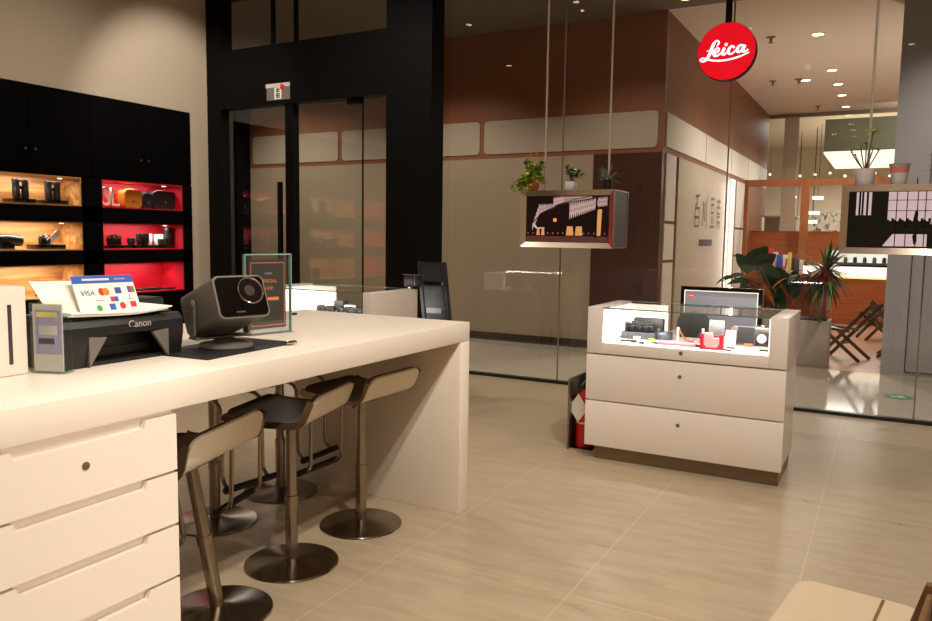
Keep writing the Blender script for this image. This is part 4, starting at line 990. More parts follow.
MB().lathe([(0, 0), (0.0125, 0), (0.0125, 0.001), (0, 0.001)], c=(u, -0.0055, v), R=Rx, n=16).build('lettering', M['sign_white'], sg)
# door label on the black header
p0 = at(267, 101, 1, DF); p1 = at(290, 82, 1, DF)
t = thing('door_label', 'small pale label with a red mark above the glass door', 'label', (p0.x, DF-0.004, p0.z))
w, h = p1.x-p0.x, p1.z-p0.z
MB().mm((0, 0, 0), (w, 0.004, h*0.76)).build('plate', M['greyplate'], t)
MB().mm((-0.01, -0.004, h*0.76), (w, 0.004, h)).build('top_strip', M['paper2'], t)
MB().mm((w*0.34, -0.002, h*0.06), (w*0.64, 0, h*0.74)).build('white_field', M['paper'], t)
b = MB()
for s in ([(.40, .64), (.58, .64)], [(.49, .70), (.49, .45)], [(.40, .52), (.58, .52)], [(.42, .38), (.57, .38), (.57, .16), (.42, .16), (.42, .38)], [(.5, .42), (.48, .1)], [(.42, .27), (.57, .27)]):
    b.ribbon([(a_*w, c_*h) for a_, c_ in s], 0.012, XZ, -0.003)
b.build('characters', M['ink'], t)
b = MB(); b.ribbon([(w*.62, h*.92), (w*.72, h*.84), (w*.62, h*.7), (w*.72, h*.56)], 0.03, XZ, -0.005); b.ribbon([(w*.6, h*.82), (w*.8, h*.78)], 0.02, XZ, -0.0055); b.build('red_mark', M['redink'], t)

# ================================================================== POTTED PLANTS ON THE HANGING SCREENS
HZ = 1.34+0.5065
def pot(t, r0_, r1_, h, m, n=24):
    MB().lathe([(0, 0), (r0_, 0), (r1_, h), (r1_*0.9, h), (r1_*0.85, h*0.88), (0, h*0.88)], n=n).build('pot', M[m], t)
def rnd(a, b): return random.uniform(a, b)
# trailing plant in an orange wire-handled pot
p = at(533, 192, 1, 6.46); t = thing('trailing_plant', 'yellow-green trailing plant in an orange pot with a tall loop handle', 'plant', (p.x, 6.47, HZ))
pot(t, 0.045, 0.06, 0.13, 'terracotta')
MB().tube(smoothpath([(-0.045, 0, 0.10), (-0.047, 0, 0.26), (-0.03, 0, 0.335), (0.0, 0, 0.352), (0.03, 0, 0.335), (0.047, 0, 0.26), (0.045, 0, 0.10)]), 0.005).build('handle', M['terracotta'], t)
b = MB().use(M['leafy']); b2 = MB()
for k in range(26):
    a = rnd(0, 2*PI); pts = [Vector((0.03*math.cos(a), 0.03*math.sin(a), 0.13))]
    bias = Vector((-0.3, -0.55, 0)); L = rnd(0.10, 0.22) if k < 15 else rnd(0.1, 0.16)
    d = Vector((math.cos(a), math.sin(a)*0.5, rnd(0.2, 0.9)))+bias*(1 if k < 15 else 0)
    if k < 6: d = Vector((-0.9+0.1*k, -0.7, rnd(0.0, 0.3))); L = rnd(0.15, 0.22)
    if k >= 15: d = Vector((0.4*math.cos(a), 0.3*math.sin(a), 1.2))
    for i in range(8):
        d.z -= 0.26 if k < 15 else 0.02; q = pts[-1]+d.normalized()*L/8
        if q.z < 0.01 and q.y+6.47 > 6.39 and q.x > -0.08: q.z = 0.012
        pts.append(q)
    b2.tube(pts, 0.002, 5)
    for q in pts[1:]:
        for s in range(3):
            b.use(M['leafy'] if rnd(0, 1) < 0.55 else M['leaf'])
            v = Vector((rnd(-1, 1), rnd(-1, 1), rnd(-0.3, 0.8))); b.leaf(q, v, rnd(0.032, 0.052), rnd(0.026, 0.04), 0.4, 3)
b.build('foliage', None, t); b2.build('stems', M['stem'], t)
# small bush in a white cube pot
p = at(571, 189, 1, 6.48); t = thing('potted_succulent', 'small dark-leaved plant in a pale square pot, middle of the left hanging screen', 'plant', (p.x, 6.48, HZ))
b = MB(); b.box((0, 0, 0.04), (0.085, 0.085, 0.08), 0.008); b.build('pot', M['potwhite'], t)
MB().box((0, 0, 0.081), (0.07, 0.07, 0.006)).build('soil', M['soil'], t)
b = MB().use(M['leaf']); b2 = MB()
for k in range(11):
    a = rnd(0, 2*PI); tip = Vector((0.11*math.cos(a)*rnd(0.5, 1), 0.05*math.sin(a), rnd(0.13, 0.21))); b2.tube([(0, 0, 0.08), tip*0.6+Vector((0, 0, 0.03)), tip], 0.0025, 5)
    for s in range(9):
        b.use(M['leaf'] if rnd(0, 1) < 0.4 else M['leafdark']); b.leaf(tip*rnd(0.7, 1.05), (rnd(-1, 1), rnd(-1, 1), rnd(-.2, 1)), rnd(0.03, 0.045), rnd(0.022, 0.034), 0.2, 3)
b.build('foliage', None, t); b2.build('stems', M['stem'], t)
# spiky plant in a black pot
def spiky(loc, label, n=34, L=0.17, m='leafgrey', potm='potblack', pr=0.045, ph=0.09):
    t = thing('spiky_plant', label, 'plant', loc); pot(t, pr*0.85, pr, ph, potm)
    b = MB()
    for k in range(n):
        a = rnd(0, 2*PI); e = rnd(0.15, 1.4); b.leaf((0.01*math.cos(a), 0.01*math.sin(a), ph*0.9), (math.cos(a)*math.cos(e), math.sin(a)*math.cos(e), math.sin(e)), L*rnd(0.65, 1.05), 0.012, 0.35, 5, 0.3)
    b.build('foliage', M[m], t); return t
p = at(607.5, 188, 1, 6.48); spiky((p.x, 6.48, HZ), 'grey-green spiky plant in a black pot at the right end of the left hanging screen')
# right-hand screen
p = at(864, 186, 1, 6.48); t = thing('branching_plant', 'thin branching plant in a white mug-shaped pot on the right hanging screen', 'plant', (p.x, 6.48, HZ))
MB().lathe([(0, 0), (0.06, 0), (0.064, 0.006), (0.074, 0.12), (0.068, 0.12), (0.06, 0.1), (0, 0.1)], n=28).build('pot', M['potwhite'], t)
MB().lathe([(0, 0.1), (0.062, 0.1), (0, 0.108)], n=20).build('soil', M['soil'], t)
b2 = MB(); b = MB().use(M['leafdark'])
for tip in ((-0.10, 0, 0.25), (-0.04, 0.02, 0.29), (0.0, -0.02, 0.30), (0.045, 0.0, 0.27), (0.08, 0.02, 0.25), (0.04, -0.02, 0.40), (-0.07, 0.01, 0.22)):
    v = Vector(tip); b2.tube(smoothpath([(0, 0, 0.10), (v.x*0.5, v.y*0.5, 0.10+(v.z-0.1)*0.45), v], 4), 0.0045, 6)
    for s in range(5): b.leaf(v, (rnd(-1, 1), rnd(-1, 1), rnd(0, 1)), 0.028, 0.014, 0.2, 3)
b.use(M['leafy'])
for s in range(16):
    a = rnd(0, 2*PI); b.leaf((0.045, -0.02, 0.40), (math.cos(a), math.sin(a), rnd(0.1, 0.7)), rnd(0.05, 0.08), 0.018, 0.5, 4)
b.build('foliage', None, t); b2.build('branches', M['stem'], t)
p = at(898.5, 184, 1, 6.48); t = thing('flower_pot', 'round ceramic pot with a pink band on the right hanging screen', 'pot', (p.x, 6.48, HZ))
MB().lathe([(0, 0), (0.045, 0), (0.05, 0.01), (0.066, 0.145), (0.068, 0.15), (0.06, 0.15), (0.055, 0.12), (0, 0.12)], n=28).build('pot_body', M['potwhite'], t)
MB().lathe([(0.0, 0.085), (0.0595, 0.085), (0.0645, 0.13), (0, 0.13)], n=28).build('band', M['potpink'], t)
MB().lathe([(0, 0.135), (0.069, 0.135), (0.071, 0.152), (0.062, 0.152), (0, 0.14)], n=28).build('rim', M['potgreen'], t)
spiky((at(944, 186, 1, 6.48).x, 6.48, HZ), 'dark spiky plant at the right edge of the picture on the right hanging screen', 14, 0.22, 'leafdark', 'potwhite', 0.05, 0.1)

# ================================================================== BEHIND THE FRONT CASE
t = thing('side_desk', 'low white desk behind the front display case', 'desk', (-1.5, 5.82, 0))
MB().mm((0, 0, 0.66), (0.85, 0.55, 0.70), 0.003).build('desk_top', M['casewhite'], t)
for x in (0.02, 0.79): MB().mm((x, 0.03, 0), (x+0.04, 0.52, 0.66)).build('side_panel', M['casewhite'], t)
MB().mm((0.06, 0.48, 0.1), (0.79, 0.5, 0.66)).build('back_panel', M['casewhite'], t)
q0, q1 = at(681, 286, 1, 6.0), at(763, 290, 1, 6.0)
t = thing('monitor', 'black-framed screen with a red dot, behind the front display case', 'monitor', (q0.x, 6.0, 0.7005))
w, h = q1.x-q0.x, q0.z-0.70
MB().mm((0, 0.0, 0.03), (w, 0.10, h), 0.006).build('frame', M['pianob'], t)
MB().mm((w*0.3, 0.0, 0), (w*0.7, 0.14, 0.03)).build('stand', M['pianob'], t)
s = MB().mm((0.03, -0.003, 0.045), (w-0.03, 0.0, h-0.028)).build('screen', M['screen_grey'], t)
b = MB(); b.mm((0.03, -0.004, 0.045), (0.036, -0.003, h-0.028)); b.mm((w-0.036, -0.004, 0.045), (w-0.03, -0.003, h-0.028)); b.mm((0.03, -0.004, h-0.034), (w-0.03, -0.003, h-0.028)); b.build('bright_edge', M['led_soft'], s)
b = MB(); b.prism(rrect(0.036, 0.028, 0.012, cx=0.085, cy=h-0.07), XZ, -0.006, -0.003); b.build('red_mark', M['sign_red'], s)
text('print', 'Leica', 0.012, M['sign_white'], s, (0.085, -0.0062, h-0.07), UPRIGHT)
a, c = at(677, 325, 1, 5.62), at(711, 325, 1, 5.62); zt = at(694, 313, 1, 5.62).z; w = c.x-a.x
t = thing('shop_chair', 'dark chair with a rounded back seen through the front display case', 'chair', ((a.x+c.x)/2, 5.62, 0), 0)
b = MB()
poly = rrect(w, 0.34, 0.05, cy=zt-0.17); b.prism([(x*(0.82+0.18*min(1, (zt-z)/0.1)), z) for x, z in poly], lambda a_, b_, k: Vector((a_, k-0.10*((a_/w)**2)*2, b_)), 0, 0.03); b.build('backrest', M['chairfab'], t)
MB().prism(rrect(w*1.4, 0.38, 0.06, cy=-0.20), XY, 0.46, 0.52).build('seat', M['chairfab'], t) if False else MB().box((0, 0.0, 0.49), (w*1.25, 0.30, 0.06), 0.02).build('seat', M['chairfab'], t)
b = MB(); b.box((0, 0.02, 0.57), (0.05, 0.012, 0.20)); b.build('back_bracket', M['black'], t)
MB().cyl((0, 0, 0.04), (0, 0, 0.46), 0.025).build('column', M['chrome'], t)
MB().lathe([(0, 0), (0.17, 0), (0.17, 0.01), (0.04, 0.04), (0, 0.04)], n=32).build('base', M['chrome'], t)
# black leaning folding chair behind the second case
z0, z1 = 0.0, at(435, 262, 1, 5.75).z
a, c = at(427, 300, 1, 5.75), at(451, 300, 1, 5.75); w = c.x-a.x+0.02
t = thing('black_high_chair', 'tall black chair with a padded back behind the counter end', 'chair', ((a.x+c.x)/2-0.0, 5.72, 0), math.radians(8))
tl = math.radians(-7)
def lean(x, y, z): return Vector((x+0.20*(1.15-z)*0.9-0.06, y-0.16*(1.15-z), z))
def lbox(x0, x1, y0, y1, za, zb, m, name, bev=0):
    b = MB(); V = [lean(x, y, z) for x in (x0, x1) for y in (y0, y1) for z in (za, zb)]
    b._add(V, [(0, 1, 3, 2), (4, 6, 7, 5), (0, 4, 5, 1), (2, 3, 7, 6), (0, 2, 6, 4), (1, 5, 7, 3)])
    if bev: bmesh.ops.bevel(b.bm, geom=b.bm.edges[:], offset=bev, segments=2, affect='EDGES')
    return b.build(name, M[m], t)
lbox(-w/2, -w/2+0.035, 0, 0.05, 0.42, z1, 'plastic', 'side_rail', 0.006); lbox(w/2-0.035, w/2, 0, 0.05, 0.42, z1, 'plastic', 'side_rail', 0.006)
lbox(-w/2+0.035, w/2-0.035, 0.0, 0.045, z1-0.17, z1-0.004, 'plastic', 'head_pad', 0.008)
lbox(-w/2+0.035, w/2-0.035, 0.005, 0.045, z1-0.40, z1-0.20, 'plastic', 'back_pad', 0.008)
lbox(-w/2+0.05, w/2-0.07, -0.004, 0.004, z1-0.44, z1-0.395, 'greyplate', 'grey_plate')
lbox(-w/2+0.035, w/2-0.035, 0.01, 0.045, 0.42, z1-0.41, 'bag_black', 'lower_pad', 0.008)
c0 = lean(0, 0, 0.45)
MB().box((c0.x, c0.y+0.0, 0.45), (w*1.1, 0.28, 0.06), 0.02).build('seat', M['bag_black'], t)
for sx in (-1, 1):
    for dy in (-0.1, 0.12): MB().cyl((c0.x+sx*w*0.45, c0.y+dy, 0), (c0.x+sx*w*0.45, c0.y+dy, 0.43), 0.014).build('leg', M['black'], t)
a, c = at(404, 274, 1, 5.62), at(421, 272, 1, 5.62); f = at(409, 289, 1, 5.62)
t = thing('chrome_bracket_stand', 'small black gadget with chrome edges standing on the case behind the counter', 'gadget', (a.x, 5.24, 0.9925))
k = (5.24/5.62)
wz = at(404, 274, 1, 5.24).z-0.9925; wx = at(421, 272, 1, 5.24).x-at(404, 274, 1, 5.24).x; t.location.x = at(404, 274, 1, 5.24).x
MB().mm((0.0, 0, 0.02), (wx*0.9, 0.03, wz-0.006), 0.004).build('body', M['plastic'], t)
MB().mm((-0.01, -0.004, wz-0.006), (wx*1.1, 0.034, wz)).build('top_edge', M['chrome'], t)
MB().mm((wx*0.62, -0.004, 0.04), (wx*0.68, 0, wz-0.006)).build('rib', M['chrome'], t)
MB().box((wx*0.3, 0.015, 0.012), (0.03, 0.03, 0.024), 0.003).build('foot', M['chrome'], t)

# ================================================================== CREAM CHAIR IN THE LOWER RIGHT CORNER
A_ = math.radians(-8); SZ = 0.455
cr = at(801, 577, 2, SZ); ex, ey = Vector((math.cos(A_), math.sin(A_), 0)), Vector((-math.sin(A_), math.cos(A_), 0))
SWD = 0.315
ctr = Vector((cr.x, cr.y, 0))+ex*SWD/2-ey*0.225
t = thing('cream_chair', 'cream-seated wooden chair cut off by the lower right corner', 'chair', (ctr.x, ctr.y, 0), A_)
b = MB(); b.prism(rrect(SWD, 0.44, 0.045, 8), XY, SZ-0.045, SZ); bmesh.ops.bevel(b.bm, geom=[e for e in b.bm.edges if all(abs(v.co.z-SZ) < 1e-4 for v in e.verts)], offset=0.004, segments=2, affect='EDGES'); b.build('seat', M['seatwhite'], t)
R2 = Matrix.Rotation(-A_, 3, 'Z')
def loc_(px, py, ax, val): return R2 @ (at(px, py, ax, val)-Vector((ctr.x, ctr.y, 0)))
s0 = loc_(881, 606, 2, SZ)
MB().mm((s0.x-0.004, -0.2, SZ-0.001), (s0.x+0.004, 0.212, SZ+0.0015)).build('seam', M['brownwood'], t)
for sx in (-1, 1):
    for sy in (-1, 1): MB().cyl((sx*0.13, sy*0.19, 0), (sx*0.12, sy*0.175, SZ-0.045), 0.014, 0.02).build('leg', M['brownwood'], t)
yb = 2.14
tp, bl, br = at(929, 584, 1, yb), at(911, 622, 1, yb), at(936, 622, 1, yb)
k = (bl.z-(SZ-0.06))/(tp.z-bl.z)
bl2, br2 = bl+(bl-tp)*k, br+(br-tp)*k
for dy in (0.0, -0.30):
    b = MB(); V = []
    for o_ in (-0.012, 0.012):
        for v in (tp+Vector((-0.006, 0, 0)), tp+Vector((0.008, 0, 0)), br2, bl2): V.append(R2 @ (v-Vector((ctr.x, ctr.y, 0)))+Vector((0, o_+dy, 0)))
    b._add(V, [(0, 1, 2, 3), (7, 6, 5, 4), (0, 4, 5, 1), (1, 5, 6, 2), (2, 6, 7, 3), (3, 7, 4, 0)]); b.build('back_post', M['brownwood'], t)
lt = R2 @ (tp-Vector((ctr.x, ctr.y, 0)))
MB().box((lt.x+0.004, lt.y-0.15, lt.z-0.05), (0.012, 0.28, 0.06), 0.003).build('back_rail', M['brownwood'], t)
MB().mm((SWD/2-0.02, lt.y-0.32, SZ-0.10), (lt.x+0.02, lt.y+0.015, SZ-0.055)).build('side_rail', M['brownwood'], t)

# ================================================================== BEYOND THE GLASS
t = thing('stone_planter', 'pale rectangular stone planter beyond the glass', 'planter', (-1.35, 9.45, 0))
PWD = 0.80
b = MB(); b.mm((0, 0, 0), (PWD, 0.42, 0.53), 0.006); b.build('trough', M['stone'], t)
MB().mm((0.03, 0.03, 0.53), (PWD-0.03, 0.39, 0.545)).build('soil', M['soil'], t)
# large-leaved plant with orange patches
t = thing('monstera_plant', 'big dark-leaved plant with orange leaves in the stone planter', 'plant', (-1.15, 9.66, 0.546))
b = MB().use(M['leafdark']); b2 = MB()
L_ = [((754, 258), 0.34, 0.24, 'leafdark', (0.35, -0.1, 1)), ((747, 264), 0.30, 0.18, 'leafdark', (-0.3, -0.2, 1)), ((735, 273), 0.26, 0.06, 'leafdark', (-1, 0, 0.2)), ((724, 276), 0.22, 0.04, 'leafdark', (-1, 0, -0.1)), ((783, 272), 0.38, 0.17, 'leafdark', (1, -0.2, -0.1)), ((792, 282), 0.34, 0.17, 'leafdark', (0.7, -0.3, -0.6)), ((772, 276), 0.34, 0.17, 'leafdark', (0.7, -0.5, 0.0)), ((755, 281), 0.28, 0.10, 'leaforange', (-0.3, -0.6, 0.4)), ((768, 288), 0.36, 0.09, 'leaforange', (0.8, -0.5, -0.4)), ((776, 283), 0.32, 0.08, 'leaforange', (0.7, -0.6, -0.7)), ((750, 276), 0.24, 0.08, 'leaforange', (0.2, -0.5, 1)), ((782, 295), 0.3, 0.16, 'leafdark', (0.4, -0.5, -0.3)), ((797, 280), 0.3, 0.15, 'leafdark', (0.5, -0.5, -0.8)), ((763, 266), 0.3, 0.19, 'leafdark', (0.8, -0.4, 0.3)), ((745, 283), 0.26, 0.11, 'leafdark', (-0.6, -0.4, -0.2)), ((762, 260), 0.30, 0.20, 'leafdark', (0.4, -0.2, 0.8)), ((740, 278), 0.26, 0.08, 'leafdark', (-0.8, -0.2, 0.3)), ((770, 266), 0.30, 0.16, 'leafdark', (0.9, -0.3, 0.1))]
for (px, py), L, W_, m, d in L_:
    q = at(px, py, 1, 9.6+rnd(-0.05, 0.12))-Vector(t.location); dv = Vector(d).normalized(); st_ = q-dv*L*0.4
    b2.tube(smoothpath([(rnd(-.05, .05), 0, 0), (st_.x*0.4, st_.y*0.5, st_.z*0.6), st_], 4), 0.008, 6); b.use(M[m]); b.leaf(st_, dv, L, W_, 0.5, 8, 0.2, 0.4, side=(dv.z, 0.25, -dv.x) if abs(dv.y) < 0.9 else None)
for k in range(26):
    q = Vector((rnd(-0.1, 0.5), rnd(-0.14, 0.1), rnd(0.02, 0.55))); dv = Vector((rnd(-1, 1), rnd(-1, 0.2), rnd(-0.3, 0.9))); b.use(M['leafdark'] if rnd(0, 1) < 0.8 else M['leaforange']); b.leaf(q, dv, rnd(0.14, 0.24), rnd(0.06, 0.10), 0.5, 5)
b.build('foliage', None, t, angle=60); b2.build('stems', M['stem'], t)
# red-hearted spiky plant
q = at(826, 316, 1, 9.7)
t = thing('red_bromeliad', 'spiky green plant with a red heart beside the large-leaved plant', 'plant', (-0.68, 9.62, 0.546))
hc = at(826, 272, 1, 9.62).z-0.546; ox = at(826, 272, 1, 9.62).x+0.68
MB().lathe([(0, 0), (0.09, 0), (0.075, hc*0.5), (0.09, hc*0.72), (0.0, hc*0.72)], n=20).build('pot', M['frame_wood'], t)
MB().tube([(0, 0, hc*0.7), (ox*0.6, 0, hc*0.85), (ox, 0, hc)], 0.02, 8).build('stem', M['stem'], t)
b = MB()
for k in range(120):
    a = rnd(0, 2*PI); e = rnd(-0.9, 1.5); red = k % 7 == 0
    b.use(M['leafred'] if red else (M['leafdark'] if k % 3 else M['leaf']))
    hz = hc+rnd(-0.12, 0.02) if not red else hc
    b.leaf((ox, 0, hz), (math.cos(a)*math.cos(e), math.sin(a)*math.cos(e), math.sin(e)), rnd(0.32, 0.48)*(0.8 if red else 1), 0.034, 0.45, 6, 0.25, side=None)
b.use(M['leafred'])
for k in range(40):
    a = rnd(0, 2*PI); e = rnd(-0.6, 0.6); b.leaf((ox, -0.05, hc+rnd(-0.05, 0.05)), (math.cos(a)*math.cos(e), -abs(math.sin(a))*math.cos(e), math.sin(e)), rnd(0.16, 0.28), 0.04, 0.3, 5, 0.25)
b.build('foliage', None, t, angle=60)

# folding canvas chairs
def folding_chair(label):
    t = thing('folding_chair', label, 'chair', (0, 0, 0), 0, 'folding wooden chairs beyond the glass')
    for y in (-0.22, 0.22):
        b = MB(); b.box((0, 0, 0), (0.001, 0.001, 0.001)); b.bm.clear()
        def bar(p, q, w_, yy):
            p, q = Vector((p[0], 0, p[1])), Vector((q[0], 0, q[1])); d = (q-p).normalized(); n_ = Vector((-d.z, 0, d.x))*w_/2
            b = MB(); V = [v+Vector((0, yy+s, 0)) for s in (-0.011, 0.011) for v in (p-n_, p+n_, q+n_, q-n_)]
            b._add(V, [(0, 1, 2, 3), (7, 6, 5, 4), (0, 4, 5, 1), (1, 5, 6, 2), (2, 6, 7, 3), (3, 7, 4, 0)]); return b
        s = 1 if y > 0 else -1
        bar((-0.28, 0.01), (0.40, 0.76), 0.045, y).build('long_leg', M['walnut'], t)
        bar((0.28, 0.01), (-0.26, 0.43), 0.045, y-s*0.024).build('short_leg', M['walnut'], t)
        bar((-0.26, 0.42), (0.12, 0.40), 0.035, y-s*0.05).build('seat_rail', M['walnut'], t)
    b = MB(); P = smoothpath([(-0.25, 0, 0.425), (-0.12, 0, 0.395), (0.02, 0, 0.385), (0.11, 0, 0.41)], 4); V = []
    for p in P: V += [p+Vector((0, -0.16, 0)), p+Vector((0, 0.16, 0))]
    b._add(V, [(2*i, 2*i+1, 2*i+3, 2*i+2) for i in range(len(P)-1)]); b.build('canvas_seat', M['canvas'], t)
    b = MB(); P = [Vector((0.33, 0, 0.68)), Vector((0.365, 0, 0.72)), Vector((0.40, 0, 0.765))]; V = []
    for p in P: V += [p+Vector((0, -0.21, 0)), p+Vector((0, 0.21, 0))]
    b._add(V, [(2*i, 2*i+1, 2*i+3, 2*i+2) for i in range(len(P)-1)]); b.build('canvas_back', M['walnut'], t)
    MB().cyl((0.0, -0.22, 0.22), (0.0, 0.22, 0.22), 0.012).build('cross_bar', M['walnut'], t)
    return t
fc = folding_chair('folding wooden chair with crossed legs and white canvas seat, nearest the stone planter')
q = at(843, 360, 2, 0); fc.scale = (0.86, 0.86, 0.9); fc.location = (q.x, q.y+0.1, 0); fc.rotation_euler = (0, 0, math.radians(-18))
q = at(878, 340, 2, 0); dup(fc, (q.x, q.y, 0), math.radians(20), 'folding wooden chair farther back, partly hidden by the grey column')
q = at(878, 358, 2, 0); dup(fc, (q.x+0.225, q.y+0.17, 0), PI, 'folding wooden chair hidden behind the grey column except for one foot')

# orange counter with a lit glass top
t = thing('cafe_counter', 'orange wooden counter with a glowing top at the back beyond the glass', 'counter', (-1.9, 14.7, 0))
MB().mm((0, 0, 0.0), (5, 0.8, 0.80)).build('front_panel', M['orangewood'], t)
MB().mm((0, -0.012, 0.06), (5, 0, 0.12)).build('kick_strip', M['frame_wood'], t)
MB().mm((0, -0.02, 0.80), (5, -0.005, 0.83)).build('glow_strip', M['ledwarm'], t)
MB().mm((0, -0.01, 0.83), (5, 0.8, 1.0)).build('light_top', M['lightroof'], t)
MB().mm((0, -0.015, 1.0), (5, 0.8, 1.03)).build('counter_edge', M['black'], t)
t = thing('glass_showcase', 'low lit glass showcase standing on the orange counter', 'showcase', (-0.95, 14.95, 1.0305))
MB().mm((0, 0, 0), (1.1, 0.4, 0.03)).build('base', M['steel_soft'], t)
b = MB(); b.mm((0.02, 0.37, 0.03), (1.08, 0.39, 0.24)); b.build('lit_back', M['lightroof'], t)
for x in (0, 1.08): MB().mm((x, 0, 0.03), (x+0.02, 0.4, 0.26)).build('end_post', M['plastic2'], t)
MB().mm((0, 0, 0.24), (1.1, 0.4, 0.26)).build('lid', M['steel_soft'], t)
MB().quad([(0.02, 0.01, 0.03), (1.08, 0.01, 0.03), (1.08, 0.01, 0.24), (0.02, 0.01, 0.24)]).build('front_glass', M['caseglass'], t)
for i in range(7):
    o = MB().lathe([(0, 0), (0.03, 0), (0.035, 0.06), (0.02, 0.1), (0, 0.1)], n=14).build('jar', M[('steel_soft', 'potgreen', 'boxside')[i % 3]]); o.location = (-0.83+i*0.15, 15.08, 1.061)
    tag(o, 'small jar inside the lit glass showcase on the orange counter', 'jar', 'jars in the lit showcase')
# shelf of colourful goods behind the big plant
sx0, sx1 = at(778, 272, 1, 13.2).x, at(806, 272, 1, 13.2).x; sz = at(790, 274, 1, 13.2).z
t = thing('goods_stand', 'brown wooden stand carrying colourful goods behind the big plant', 'stand', (sx0-0.28, 13.2, 0))
MB().mm((0, 0, sz-0.05), (sx1-sx0+0.53, 0.45, sz)).build('top', M['frame_wood'], t)
for x in (0.02, sx1-sx0+0.46): MB().mm((x, 0.02, 0), (x+0.05, 0.43, sz-0.05)).build('side', M['frame_wood'], t)
MB().mm((0.05, 0.4, 0.1), (sx1-sx0+0.48, 0.43, sz-0.05)).build('back', M['frame_wood'], t)
goods = [(769, 0.12, 0.40, 'redink', 'red and pink packet at the left of the goods stand', 'packet'), (774.5, 0.10, 0.34, 'potwhite', 'white packet with red left of the blue one on the goods stand', 'packet'), (779, 0.11, 0.30, 'blue', 'blue packet on the goods stand', 'packet'), (784, 0.10, 0.30, 'paper', 'white box with a red u-shaped mark on the goods stand', 'box'), (789, 0.07, 0.34, 'yellow', 'cream-yellow carton on the goods stand', 'carton'), (793, 0.07, 0.26, 'ink', 'dark bottle-like packet right of the cream carton on the goods stand', 'packet'), (797, 0.07, 0.24, 'boxside', 'grey-blue packet on the goods stand', 'packet'), (801, 0.07, 0.22, 'paper', 'white packet at the right end of the goods stand', 'packet')]
for i, (px, wd_, hh, m, lb, ct) in enumerate(goods):
    yy = 13.30+(0.08 if i % 2 else 0); q = at(px, 272, 1, yy)
    o = MB().box((0, 0, hh/2), (wd_*0.8, 0.05, hh), 0.006).build('goods_'+ct, M[m]); o.location = (q.x, yy, sz+0.0005); tag(o, lb, ct)
    if 'u-shaped' in lb:
        b = MB(); b.ribbon(smoothpath([(-0.03, 0.24, 0), (-0.028, 0.12, 0), (0, 0.085, 0), (0.028, 0.12, 0), (0.03, 0.24, 0)], 4), 0.022, XZ, -0.042); b.build('red_mark', M['redink'], o)
# notice on the wall panel beside the frame
o = MB().box((0, 0, 0), (0.02, 0.30, 1.0), 0.003).build('wall_panel_light', M['white_panel']); q = at(762, 240, 0, SX+0.012); o.location = (SX+0.011, q.y, q.z); tag(o, 'tall narrow pale plate on the tan wall inside the wooden frame', 'plate')
# things in the hall seen through the rear glazing
t = thing('service_kiosk', 'pale box-shaped kiosk in the bright hall behind the rear glazing', 'kiosk', (at(762, 225, 1, 19.3).x, 19.3, 0))
wk = at(796, 225, 1, 19.3).x-t.location.x; hk = at(780, 218, 1, 19.3).z
MB().mm((0, 0, 0), (wk, 0.8, hk), 0.01).build('kiosk_body', M['pale'], t); MB().mm((-0.02, -0.02, hk), (wk+0.02, 0.82, hk+0.05)).build('kiosk_top', M['white_panel'], t)
for i, (px, py, wd_) in enumerate(((818, 198, 0.24), (813, 213, 0.30), (812, 222, 0.26), (797, 223, 0.2), (790, 197, 0.3))):
    q = at(px, py, 1, 21.0+0.45*i); t = thing('pendant_lamp', 'flat white pendant lamp glowing in the hall behind the wooden frame', 'lamp', q, 0, 'pendant lamps in the hall')
    MB().box((0, 0, 0), (wd_, 0.25, 0.07), 0.02).build('shade', M['lampsoft'], t); MB().cyl((0, 0, 0.03), (0, 0, 4.3-q.z), 0.006, n=6).build('cord', M['black'], t)
for i in range(10):
    q = at(755+i*15, 176-(i % 3)*1.5, 1, 24.0); t = thing('globe_lamp', 'one of a row of tiny bright lamps high in the hall', 'lamp', q, 0, 'tiny lamps high in the hall')
    MB().sphere((0, 0, 0), 0.035, 10).build('bulb', M['lampsoft'], t); MB().cyl((0, 0, 0.03), (0, 0, 4.3-q.z), 0.004, n=6).build('cord', M['black'], t)
t = thing('hall_shrub', 'grey-green shrub in the hall behind the wooden frame', 'plant', (at(836, 230, 1, 20.5).x, 20.5, 0))
zt = at(836, 214, 1, 20.5).z
MB().lathe([(0, 0), (0.2, 0), (0.26, 0.5), (0, 0.5)], n=18).build('pot', M['stone'], t); MB().cyl((0, 0, 0.5), (0, 0, zt-0.4), 0.03).build('trunk', M['stem'], t)
b = MB()
for k in range(120): q = Vector((rnd(-0.55, 0.45), rnd(-0.3, 0.3), zt-0.25+rnd(-0.35, 0.3))); b.leaf(q, (rnd(-1, 1), rnd(-1, 1), rnd(-1, 1)), rnd(0.12, 0.2), 0.06, 0.4, 3)
b.build('foliage', M['leafgrey'], t)
